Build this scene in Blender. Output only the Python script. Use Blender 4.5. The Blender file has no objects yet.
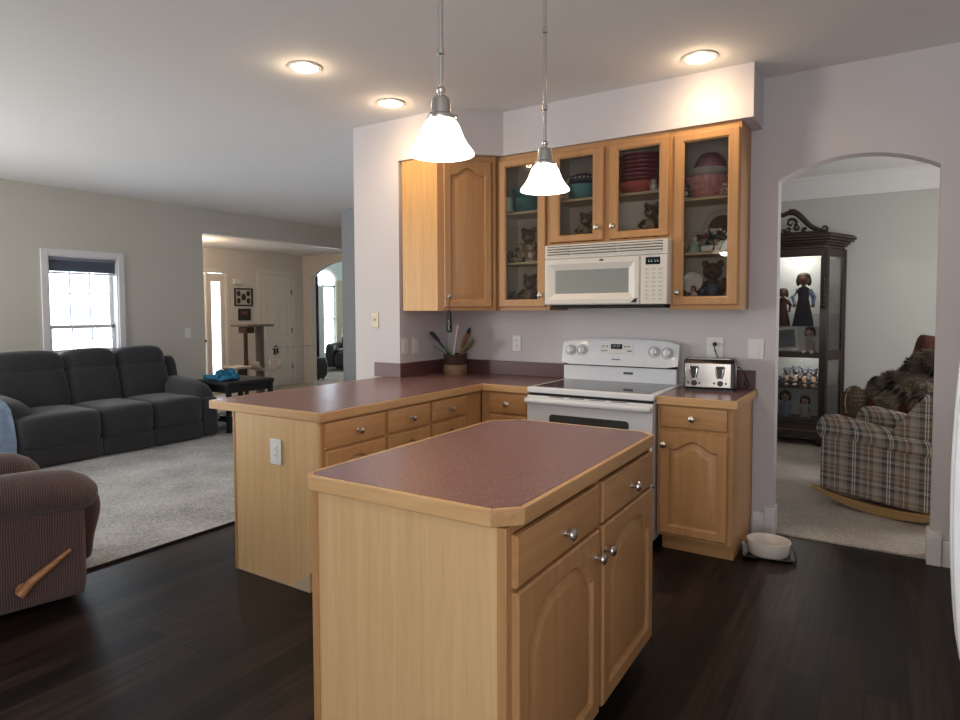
import bpy, bmesh, math, random
from mathutils import Vector, Matrix

random.seed(7)
PI = math.pi
SC = bpy.context.scene
COL = SC.collection

# ------------------------------------------------------------------ camera
YAW, PITCH, ROLL = math.radians(32.8124), math.radians(2.6676), math.radians(-0.2251)
FPX, SYPX = 632.86, -19.73
fw = Vector((-math.sin(YAW) * math.cos(PITCH), math.cos(YAW) * math.cos(PITCH), -math.sin(PITCH)))
rt = Vector((math.cos(YAW), math.sin(YAW), 0))
up = rt.cross(fw)
rt2 = rt * math.cos(ROLL) + up * math.sin(ROLL)
up2 = -rt * math.sin(ROLL) + up * math.cos(ROLL)
cam_data = bpy.data.cameras.new('camera')
cam = bpy.data.objects.new('camera', cam_data)
COL.objects.link(cam)
M = Matrix((rt2, up2, -fw)).transposed().to_4x4()
M.translation = Vector((1.1222, -4.2438, 1.41))
cam.matrix_world = M
cam_data.sensor_fit = 'HORIZONTAL'
cam_data.sensor_width = 36.0
cam_data.lens = FPX / 960.0 * 36.0
cam_data.shift_x = 0.0
cam_data.shift_y = SYPX / 960.0
cam_data.clip_start = 0.02
SC.camera = cam

# ------------------------------------------------------------------ view + world + fill lamps
SC.view_settings.view_transform = 'Standard'
SC.view_settings.look = 'None'
SC.view_settings.exposure = 0.0
SC.view_settings.gamma = 1.0
SC.view_settings.use_curve_mapping = False

world = bpy.data.worlds.new('world')
SC.world = world
world.use_nodes = True
wn = world.node_tree.nodes['Background']
wn.inputs['Color'].default_value = (0.80, 0.90, 1.0, 1)
wn.inputs['Strength'].default_value = 9.0


def area_light(name, loc, direction, sx, sy, energy, color):
    l = bpy.data.lights.new(name, 'AREA')
    l.shape = 'RECTANGLE'
    l.size, l.size_y = sx, sy
    l.energy = energy
    l.color = color
    o = bpy.data.objects.new(name, l)
    COL.objects.link(o)
    o.location = loc
    o.rotation_euler = Vector(direction).to_track_quat('-Z', 'Y').to_euler()
    return o


# added fill lamps in place of unseen windows, set before solid walls
area_light('fill_kitchen', (1.0, -5.72, 1.35), (-0.15, 1, 0.0), 1.7, 2.0, 52, (0.93, 0.96, 1.0))
area_light('fill_living', (-5.5, -5.72, 1.45), (0.12, 1, 0.0), 1.8, 1.7, 114, (0.95, 0.98, 0.97))
area_light('fill_side', (-6.62, -3.7, 1.5), (1, 0, 0.0), 1.5, 1.4, 68, (0.95, 0.98, 0.97))
area_light('fill_den', (3.05, 1.9, 1.5), (-1, -0.1, 0.0), 1.5, 1.5, 46, (1.0, 0.99, 0.96))
area_light('fill_far_room', (-8.6, 8.9, 1.5), (0, -1, 0), 1.6, 1.6, 70, (0.9, 0.96, 1.0))

# ------------------------------------------------------------------ materials


def lin(c):
    return tuple((v / 255 / 12.92) if v / 255 <= 0.04045 else ((v / 255 + 0.055) / 1.055) ** 2.4 for v in c)


MATS = {}


def new_mat(name):
    m = bpy.data.materials.new(name)
    m.use_nodes = True
    nt = m.node_tree
    b = nt.nodes['Principled BSDF']
    MATS[name] = m
    return m, nt, b


def N(nt, typ, **kw):
    n = nt.nodes.new(typ)
    for k, v in kw.items():
        setattr(n, k, v)
    return n


def plain(name, col, rough=0.5, metal=0.0, vary=0.06, scale=20, bump=0.0, bscale=200, spec=0.5, coat=0.0, sheen=0.0):
    m, nt, b = new_mat(name)
    c = lin(col)
    tc = N(nt, 'ShaderNodeTexCoord')
    nz = N(nt, 'ShaderNodeTexNoise')
    nz.inputs['Scale'].default_value = scale
    nz.inputs['Detail'].default_value = 4
    nt.links.new(tc.outputs['Object'], nz.inputs['Vector'])
    mx = N(nt, 'ShaderNodeMix', data_type='RGBA')
    mx.inputs['A'].default_value = tuple(v * (1 - vary) for v in c) + (1,)
    mx.inputs['B'].default_value = tuple(min(1, v * (1 + vary)) for v in c) + (1,)
    nt.links.new(nz.outputs['Fac'], mx.inputs['Factor'])
    nt.links.new(mx.outputs['Result'], b.inputs['Base Color'])
    b.inputs['Roughness'].default_value = rough
    b.inputs['Metallic'].default_value = metal
    b.inputs['Specular IOR Level'].default_value = spec
    b.inputs['Coat Weight'].default_value = coat
    b.inputs['Sheen Weight'].default_value = sheen
    if bump:
        n2 = N(nt, 'ShaderNodeTexNoise')
        n2.inputs['Scale'].default_value = bscale
        n2.inputs['Detail'].default_value = 3
        nt.links.new(tc.outputs['Object'], n2.inputs['Vector'])
        bp = N(nt, 'ShaderNodeBump')
        bp.inputs['Strength'].default_value = bump
        bp.inputs['Distance'].default_value = 0.01
        nt.links.new(n2.outputs['Fac'], bp.inputs['Height'])
        nt.links.new(bp.outputs['Normal'], b.inputs['Normal'])
    return m


def wood(name, c0, c1, axis='z', rough=0.42, f=28, coat=0.0):
    m, nt, b = new_mat(name)
    tc = N(nt, 'ShaderNodeTexCoord')
    mp = N(nt, 'ShaderNodeMapping')
    s = [f, f, f]
    s['xyz'.index(axis)] = f * 0.045
    mp.inputs['Scale'].default_value = s
    nt.links.new(tc.outputs['Object'], mp.inputs['Vector'])
    n1 = N(nt, 'ShaderNodeTexNoise')
    n1.inputs['Scale'].default_value = 1.0
    n1.inputs['Detail'].default_value = 6
    n1.inputs['Roughness'].default_value = 0.6
    n1.inputs['Distortion'].default_value = 0.6
    nt.links.new(mp.outputs['Vector'], n1.inputs['Vector'])
    mp2 = N(nt, 'ShaderNodeMapping')
    s2 = [f * 5] * 3
    s2['xyz'.index(axis)] = f * 0.2
    mp2.inputs['Scale'].default_value = s2
    nt.links.new(tc.outputs['Object'], mp2.inputs['Vector'])
    n2 = N(nt, 'ShaderNodeTexNoise')
    n2.inputs['Scale'].default_value = 1.0
    n2.inputs['Detail'].default_value = 3
    nt.links.new(mp2.outputs['Vector'], n2.inputs['Vector'])
    ad = N(nt, 'ShaderNodeMath', operation='MULTIPLY_ADD')
    ad.inputs[1].default_value = 0.35
    nt.links.new(n2.outputs['Fac'], ad.inputs[0])
    nt.links.new(n1.outputs['Fac'], ad.inputs[2])
    cr = N(nt, 'ShaderNodeValToRGB')
    cr.color_ramp.elements[0].position = 0.45
    cr.color_ramp.elements[1].position = 0.85
    cr.color_ramp.elements[0].color = lin(c0) + (1,)
    cr.color_ramp.elements[1].color = lin(c1) + (1,)
    nt.links.new(ad.outputs[0], cr.inputs['Fac'])
    nt.links.new(cr.outputs['Color'], b.inputs['Base Color'])
    b.inputs['Roughness'].default_value = rough
    b.inputs['Coat Weight'].default_value = coat
    return m


def emit(name, col, strength):
    m, nt, b = new_mat(name)
    b.inputs['Base Color'].default_value = lin(col) + (1,)
    b.inputs['Emission Color'].default_value = lin(col) + (1,)
    b.inputs['Emission Strength'].default_value = strength
    return m


def thin_glass(name, tint=(255, 255, 255), rough=0.0, ior=1.45, boost=1.0):
    m, nt, b = new_mat(name)
    nt.nodes.remove(b)
    out = nt.nodes['Material Output']
    tr = N(nt, 'ShaderNodeBsdfTransparent')
    tr.inputs['Color'].default_value = lin(tint) + (1,)
    gl = N(nt, 'ShaderNodeBsdfGlossy')
    gl.inputs['Roughness'].default_value = rough
    fr = N(nt, 'ShaderNodeFresnel')
    fr.inputs['IOR'].default_value = ior
    mu = N(nt, 'ShaderNodeMath', operation='MULTIPLY')
    mu.inputs[1].default_value = boost
    mu.use_clamp = True
    nt.links.new(fr.outputs[0], mu.inputs[0])
    mx = N(nt, 'ShaderNodeMixShader')
    nt.links.new(mu.outputs[0], mx.inputs['Fac'])
    nt.links.new(tr.outputs[0], mx.inputs[1])
    nt.links.new(gl.outputs[0], mx.inputs[2])
    nt.links.new(mx.outputs[0], out.inputs['Surface'])
    return m


def plank_floor(name):
    m, nt, b = new_mat(name)
    tc = N(nt, 'ShaderNodeTexCoord')
    sx = N(nt, 'ShaderNodeSeparateXYZ')
    cx = N(nt, 'ShaderNodeCombineXYZ')
    nt.links.new(tc.outputs['Object'], sx.inputs[0])
    nt.links.new(sx.outputs['Y'], cx.inputs['X'])
    nt.links.new(sx.outputs['X'], cx.inputs['Y'])
    br = N(nt, 'ShaderNodeTexBrick')
    br.offset = 0.37
    br.inputs['Color1'].default_value = lin((20, 16, 15)) + (1,)
    br.inputs['Color2'].default_value = lin((55, 43, 37)) + (1,)
    br.inputs['Mortar'].default_value = lin((18, 14, 13)) + (1,)
    br.inputs['Scale'].default_value = 1.0
    br.inputs['Mortar Size'].default_value = 0.003
    br.inputs['Mortar Smooth'].default_value = 0.2
    br.inputs['Bias'].default_value = -0.1
    br.inputs['Brick Width'].default_value = 1.15
    br.inputs['Row Height'].default_value = 0.135
    nt.links.new(cx.outputs[0], br.inputs['Vector'])
    mp = N(nt, 'ShaderNodeMapping')
    mp.inputs['Scale'].default_value = (38, 1.6, 1)
    nt.links.new(tc.outputs['Object'], mp.inputs['Vector'])
    nz = N(nt, 'ShaderNodeTexNoise')
    nz.inputs['Scale'].default_value = 1
    nz.inputs['Detail'].default_value = 6
    nz.inputs['Distortion'].default_value = 0.8
    nt.links.new(mp.outputs[0], nz.inputs['Vector'])
    cr = N(nt, 'ShaderNodeValToRGB')
    cr.color_ramp.elements[0].position = 0.3
    cr.color_ramp.elements[1].position = 0.75
    cr.color_ramp.elements[0].color = (0.3, 0.3, 0.3, 1)
    cr.color_ramp.elements[1].color = (1.6, 1.5, 1.42, 1)
    nt.links.new(nz.outputs['Fac'], cr.inputs['Fac'])
    mx = N(nt, 'ShaderNodeMix', data_type='RGBA', blend_type='MULTIPLY')
    mx.inputs['Factor'].default_value = 1.0
    nt.links.new(br.outputs['Color'], mx.inputs['A'])
    nt.links.new(cr.outputs['Color'], mx.inputs['B'])
    nt.links.new(mx.outputs['Result'], b.inputs['Base Color'])
    b.inputs['Roughness'].default_value = 0.40
    b.inputs['Specular IOR Level'].default_value = 0.22
    bp = N(nt, 'ShaderNodeBump')
    bp.inputs['Strength'].default_value = 0.12
    bp.inputs['Distance'].default_value = 0.004
    nt.links.new(nz.outputs['Fac'], bp.inputs['Height'])
    nt.links.new(bp.outputs['Normal'], b.inputs['Normal'])
    return m


def carpet(name, c0, c1):
    m, nt, b = new_mat(name)
    tc = N(nt, 'ShaderNodeTexCoord')
    n1 = N(nt, 'ShaderNodeTexNoise')
    n1.inputs['Scale'].default_value = 55
    n1.inputs['Detail'].default_value = 6
    n1.inputs['Roughness'].default_value = 0.75
    nt.links.new(tc.outputs['Object'], n1.inputs['Vector'])
    n3 = N(nt, 'ShaderNodeTexNoise')
    n3.inputs['Scale'].default_value = 2.2
    n3.inputs['Detail'].default_value = 3
    nt.links.new(tc.outputs['Object'], n3.inputs['Vector'])
    ad = N(nt, 'ShaderNodeMath', operation='MULTIPLY_ADD')
    ad.inputs[1].default_value = 0.45
    nt.links.new(n3.outputs['Fac'], ad.inputs[0])
    nt.links.new(n1.outputs['Fac'], ad.inputs[2])
    cr = N(nt, 'ShaderNodeValToRGB')
    cr.color_ramp.elements[0].position = 0.5
    cr.color_ramp.elements[1].position = 0.95
    cr.color_ramp.elements[0].color = lin(c0) + (1,)
    cr.color_ramp.elements[1].color = lin(c1) + (1,)
    nt.links.new(ad.outputs[0], cr.inputs['Fac'])
    nt.links.new(cr.outputs['Color'], b.inputs['Base Color'])
    b.inputs['Roughness'].default_value = 0.95
    b.inputs['Specular IOR Level'].default_value = 0.1
    bp = N(nt, 'ShaderNodeBump')
    bp.inputs['Strength'].default_value = 0.9
    bp.inputs['Distance'].default_value = 0.02
    nt.links.new(n1.outputs['Fac'], bp.inputs['Height'])
    nt.links.new(bp.outputs['Normal'], b.inputs['Normal'])
    return m


def speckle(name, c0, c1, scale=220, rough=0.35):
    m, nt, b = new_mat(name)
    tc = N(nt, 'ShaderNodeTexCoord')
    n1 = N(nt, 'ShaderNodeTexNoise')
    n1.inputs['Scale'].default_value = scale
    n1.inputs['Detail'].default_value = 3
    n1.inputs['Roughness'].default_value = 0.8
    nt.links.new(tc.outputs['Object'], n1.inputs['Vector'])
    cr = N(nt, 'ShaderNodeValToRGB')
    cr.color_ramp.elements[0].position = 0.35
    cr.color_ramp.elements[1].position = 0.65
    cr.color_ramp.elements[0].color = lin(c0) + (1,)
    cr.color_ramp.elements[1].color = lin(c1) + (1,)
    nt.links.new(n1.outputs['Fac'], cr.inputs['Fac'])
    nt.links.new(cr.outputs['Color'], b.inputs['Base Color'])
    b.inputs['Roughness'].default_value = rough
    return m


def ribbed(name, c0, c1, axis, freq):
    m, nt, b = new_mat(name)
    tc = N(nt, 'ShaderNodeTexCoord')
    sp = N(nt, 'ShaderNodeSeparateXYZ')
    nt.links.new(tc.outputs['Object'], sp.inputs[0])
    nz = N(nt, 'ShaderNodeTexNoise')
    nz.inputs['Scale'].default_value = 9
    nt.links.new(tc.outputs['Object'], nz.inputs['Vector'])
    a = N(nt, 'ShaderNodeMath', operation='MULTIPLY')
    a.inputs[1].default_value = freq
    src = sp.outputs['XYZ'.index(axis)]
    nt.links.new(src, a.inputs[0])
    ad = N(nt, 'ShaderNodeMath', operation='MULTIPLY_ADD')
    ad.inputs[1].default_value = 14.0
    nt.links.new(nz.outputs['Fac'], ad.inputs[0])
    nt.links.new(a.outputs[0], ad.inputs[2])
    s = N(nt, 'ShaderNodeMath', operation='SINE')
    nt.links.new(ad.outputs[0], s.inputs[0])
    mr = N(nt, 'ShaderNodeMapRange')
    mr.inputs['From Min'].default_value = -1
    nt.links.new(s.outputs[0], mr.inputs['Value'])
    mx = N(nt, 'ShaderNodeMix', data_type='RGBA')
    mx.inputs['A'].default_value = lin(c0) + (1,)
    mx.inputs['B'].default_value = lin(c1) + (1,)
    nt.links.new(mr.outputs['Result'], mx.inputs['Factor'])
    nt.links.new(mx.outputs['Result'], b.inputs['Base Color'])
    bp = N(nt, 'ShaderNodeBump')
    bp.inputs['Strength'].default_value = 0.5
    bp.inputs['Distance'].default_value = 0.004
    nt.links.new(mr.outputs['Result'], bp.inputs['Height'])
    nt.links.new(bp.outputs['Normal'], b.inputs['Normal'])
    b.inputs['Roughness'].default_value = 0.9
    b.inputs['Sheen Weight'].default_value = 0.3
    return m


def plaid(name):
    m, nt, b = new_mat(name)
    tc = N(nt, 'ShaderNodeTexCoord')
    sp = N(nt, 'ShaderNodeSeparateXYZ')
    nt.links.new(tc.outputs['Object'], sp.inputs[0])

    def band(sock, freq, off):
        a = N(nt, 'ShaderNodeMath', operation='MULTIPLY_ADD')
        a.inputs[1].default_value = freq
        a.inputs[2].default_value = off
        nt.links.new(sock, a.inputs[0])
        fr = N(nt, 'ShaderNodeMath', operation='FRACT')
        nt.links.new(a.outputs[0], fr.inputs[0])
        cr = N(nt, 'ShaderNodeValToRGB')
        cr.color_ramp.interpolation = 'CONSTANT'
        stops = [(0.0, (142, 136, 126)), (0.10, (78, 82, 84)), (0.24, (222, 211, 192)), (0.27, (86, 88, 90)), (0.31, (222, 211, 192)),
                 (0.34, (78, 82, 84)), (0.46, (150, 142, 132)), (0.58, (128, 108, 94)), (0.70, (200, 189, 172)), (0.73, (122, 104, 92)),
                 (0.85, (164, 156, 146))]
        e = cr.color_ramp.elements
        e[0].position = 0
        e[0].color = lin(stops[0][1]) + (1,)
        e[1].position = stops[1][0]
        e[1].color = lin(stops[1][1]) + (1,)
        for p, c in stops[2:]:
            k = e.new(p)
            k.color = lin(c) + (1,)
        nt.links.new(fr.outputs[0], cr.inputs['Fac'])
        return cr.outputs['Color']

    xy = N(nt, 'ShaderNodeMath', operation='ADD')
    nt.links.new(sp.outputs['X'], xy.inputs[0])
    nt.links.new(sp.outputs['Y'], xy.inputs[1])
    c1 = band(xy.outputs[0], 4.6, 0.15)
    c2 = band(sp.outputs['Z'], 6.0, 0.0)
    mx = N(nt, 'ShaderNodeMix', data_type='RGBA')
    mx.inputs['Factor'].default_value = 0.42
    nt.links.new(c1, mx.inputs['A'])
    nt.links.new(c2, mx.inputs['B'])
    nt.links.new(mx.outputs['Result'], b.inputs['Base Color'])
    b.inputs['Roughness'].default_value = 0.95
    b.inputs['Specular IOR Level'].default_value = 0.1
    return m


MAPLE0, MAPLE1 = (172, 125, 81), (188, 142, 94)
wood('maple_vertical', MAPLE0, MAPLE1, 'z')
wood('maple_along_x', MAPLE0, MAPLE1, 'x')
wood('maple_panel', (203, 165, 118), (217, 181, 133), 'z', f=34)
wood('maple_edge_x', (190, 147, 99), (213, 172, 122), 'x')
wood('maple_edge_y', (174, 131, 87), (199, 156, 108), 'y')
wood('maple_warm_lit', (194, 144, 82), (210, 162, 98), 'z', f=30)  # maple with warm lamp light put into the colour
plain('raw_chipboard', (190, 168, 142), 0.9, vary=0.25, scale=60)
plain('cabinet_interior', (222, 208, 192), 0.6)
plain('shelf_edge', (206, 178, 136), 0.6)
speckle('burgundy_laminate', (108, 76, 76), (146, 112, 111), 240, 0.27)
plain('burgundy_splash', (96, 64, 64), 0.4, vary=0.1, scale=120)
plank_floor('dark_planks')
carpet('living_carpet', (128, 127, 126), (222, 221, 220))
carpet('den_carpet', (164, 155, 146), (222, 212, 202))
plain('wall_lavender', (208, 202, 205), 0.85, vary=0.015, scale=3)
plain('wall_beige', (205, 201, 190), 0.85, vary=0.015, scale=3)
plain('wall_shaded', (150, 153, 159), 0.85, vary=0.015, scale=3)  # wall paint darkened, its shade is put into the colour
plain('wall_foyer', (216, 210, 204), 0.85, vary=0.015, scale=3)
plain('wall_sage', (186, 198, 190), 0.85, vary=0.015, scale=3)
plain('wall_den', (190, 190, 184), 0.85, vary=0.015, scale=3)
plain('ceiling_paint', (228, 225, 224), 0.9, vary=0.015, scale=2)
plain('trim_white', (226, 224, 224), 0.45, vary=0.01)
plain('door_white', (222, 216, 210), 0.5, vary=0.01)
plain('foyer_tile', (150, 140, 128), 0.5)
plain('nickel', (200, 196, 190), 0.28, 1.0, vary=0.02)
plain('chrome', (215, 213, 210), 0.16, 1.0, vary=0.02)
plain('toaster_steel', (156, 150, 143), 0.22, 1.0, vary=0.03)
plain('black_plastic', (22, 22, 23), 0.35)
plain('black_matte', (18, 18, 19), 0.7)
plain('appliance_white', (234, 236, 242), 0.25, vary=0.01, coat=0.3)
plain('microwave_white', (226, 220, 212), 0.32, vary=0.01)
plain('plate_white', (230, 228, 226), 0.4, vary=0.01)
plain('key_cream', (216, 210, 200), 0.4, vary=0.01)
plain('key_grey', (168, 164, 160), 0.5)
plain('plate_almond', (206, 194, 170), 0.45, vary=0.02)
plain('outlet_slot', (90, 88, 86), 0.6)
plain('black_glass', (12, 12, 13), 0.05, vary=0.02, spec=0.3)
plain('oven_window_glass', (66, 70, 70), 0.12, vary=0.05)
plain('microwave_window', (150, 153, 149), 0.2, vary=0.03)
plain('grey_print', (122, 122, 126), 0.5)
plain('badge_grey', (92, 94, 96), 0.35, 0.4)
plain('display_black', (16, 16, 18), 0.15)
emit('display_digits', (170, 195, 190), 0.2)
emit('lamp_glass', (255, 244, 228), 5.0)
emit('downlight_lens', (255, 222, 176), 26.0)
plain('downlight_trim', (210, 206, 202), 0.35)
plain('charcoal_fabric', (58, 58, 62), 0.95, vary=0.2, scale=35, bump=0.25, bscale=400, spec=0.15, sheen=0.25)
plain('lit_arm_cloth', (138, 158, 184), 0.95, vary=0.25, scale=24, bump=0.3, bscale=160, spec=0.1)  # pale blue for dark sofa fabric where window light falls
ribbed('corduroy', (56, 41, 41), (106, 84, 83), 'Y', 640)
plain('corduroy_plain', (80, 61, 60), 0.95, vary=0.25, scale=40, sheen=0.3)
wood('lever_wood', (150, 100, 62), (190, 138, 92), 'y', f=40)
plaid('plaid_cloth')
wood('rocker_wood', (150, 118, 76), (180, 146, 98), 'x')
plain('maroon_fabric', (82, 50, 44), 0.95, vary=0.2, scale=30, spec=0.15)
plain('plush_fur', (86, 76, 66), 1.0, vary=0.9, scale=14, bump=1.0, bscale=120, spec=0.05, sheen=0.3)
plain('plush_fur_light', (146, 130, 108), 1.0, vary=0.5, scale=30, bump=1.0, bscale=120, spec=0.05)
plain('fur_dark', (44, 38, 34), 1.0, spec=0.05)
plain('fur_mid', (98, 86, 72), 1.0, spec=0.05)
plain('fur_pale', (150, 136, 116), 1.0, spec=0.05)
plain('plush_brown', (104, 90, 76), 1.0, vary=0.6, scale=16, bump=0.6, bscale=140, spec=0.05)
wood('walnut_dark', (26, 18, 14), (56, 40, 30), 'z', rough=0.4, f=20)
wood('walnut_dark_x', (29, 20, 15), (60, 43, 31), 'x', rough=0.4, f=20)
plain('cabinet_back_pale', (188, 192, 190), 0.4, vary=0.03)
thin_glass('door_glass', (236, 236, 235), 0.0, 1.38, 0.8)
thin_glass('window_glass', (250, 252, 255), 0.0, 1.3, 0.6)
plain('shade_grey', (168, 170, 178), 0.8, vary=0.02)
_m, _nt, _b = new_mat('shade_fabric')
_b.inputs['Base Color'].default_value = lin((168, 170, 180)) + (1,)
_b.inputs['Roughness'].default_value = 0.9
_tl = N(_nt, 'ShaderNodeBsdfTranslucent')
_tl.inputs['Color'].default_value = lin((150, 153, 165)) + (1,)
_mx = N(_nt, 'ShaderNodeMixShader')
_mx.inputs['Fac'].default_value = 0.5
_nt.links.new(_b.outputs[0], _mx.inputs[1])
_nt.links.new(_tl.outputs[0], _mx.inputs[2])
_nt.links.new(_mx.outputs[0], _nt.nodes['Material Output'].inputs['Surface'])
plain('sheer_curtain', (226, 228, 224), 0.9, vary=0.04)
plain('cream_curtain', (206, 202, 178), 0.9, vary=0.08, scale=10)
plain('dark_curtain', (34, 38, 48), 0.9)
plain('carpet_post', (122, 112, 104), 1.0, vary=0.2, scale=50, bump=0.5, bscale=200)
plain('brown_post', (78, 62, 56), 1.0, vary=0.2, scale=50, bump=0.5)
plain('cream_plush', (198, 190, 178), 1.0, vary=0.1)
plain('gate_wire', (196, 194, 190), 0.5)
plain('teal_cloth', (30, 104, 134), 0.9, vary=0.4, scale=14)
plain('dark_leather', (58, 56, 54), 0.45, vary=0.2, scale=30)
plain('paper_white', (214, 212, 208), 0.7, vary=0.06)
plain('picture_mat', (196, 188, 178), 0.7)
plain('picture_dark', (52, 48, 46), 0.6, vary=0.4, scale=40)
plain('sign_red', (150, 84, 80), 0.6)
plain('photo_grey', (120, 126, 136), 0.4, vary=0.6, scale=26)
plain('wicker_brown', (70, 48, 38), 0.7, vary=0.3, scale=90, bump=0.6, bscale=200)
plain('wicker_tan', (142, 112, 86), 0.6, vary=0.2, scale=80, bump=0.5, bscale=160)
plain('utensil_blue', (44, 74, 98), 0.45)
plain('utensil_green', (112, 146, 92), 0.5)
plain('utensil_olive', (124, 128, 92), 0.55)
plain('utensil_wood', (160, 124, 92), 0.6)
plain('ceramic_white', (226, 218, 210), 0.25, vary=0.02)
thin_glass('tray_glass', (214, 219, 222), 0.05, 1.5, 2.2)
plain('ceramic_teal', (66, 128, 130), 0.3, vary=0.12, scale=30)
plain('ceramic_teal_light', (98, 158, 164), 0.3, vary=0.12, scale=30)
plain('ceramic_lace', (50, 52, 52), 0.4, vary=0.3, scale=60)
speckle('ceramic_pink', (206, 112, 108), (220, 172, 168), 42, 0.3)
speckle('ceramic_plum', (128, 62, 80), (180, 130, 142), 48, 0.3)
plain('ceramic_red', (148, 54, 60), 0.3, vary=0.08)
plain('ceramic_coral', (206, 96, 92), 0.3, vary=0.08)
plain('ceramic_cream', (206, 194, 182), 0.3, vary=0.06)
plain('clay_brown', (110, 84, 64), 0.6, vary=0.45, scale=45)
plain('clay_tan', (168, 142, 114), 0.6, vary=0.35, scale=45)
plain('clay_slate', (84, 90, 104), 0.5, vary=0.4, scale=45)
plain('clay_dark', (58, 54, 54), 0.5, vary=0.4, scale=45)
plain('leaf_green', (60, 88, 62), 0.7, vary=0.4, scale=60)
plain('petal_red', (158, 72, 72), 0.7)
plain('skin_doll', (206, 162, 138), 0.5, vary=0.03)
plain('skin_doll_dark', (124, 84, 62), 0.5, vary=0.03)
plain('hair_brown', (52, 36, 28), 0.7, vary=0.3, scale=60)
plain('dress_pink', (216, 164, 166), 0.8, vary=0.1)
plain('dress_blue', (132, 152, 184), 0.8, vary=0.15)
plain('dress_navy', (38, 38, 52), 0.8, vary=0.15)
plain('dress_maroon', (84, 44, 42), 0.8, vary=0.15)
plain('mint_ceramic', (156, 178, 156), 0.5, vary=0.1)


def MT(k):
    return MATS[k]


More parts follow.
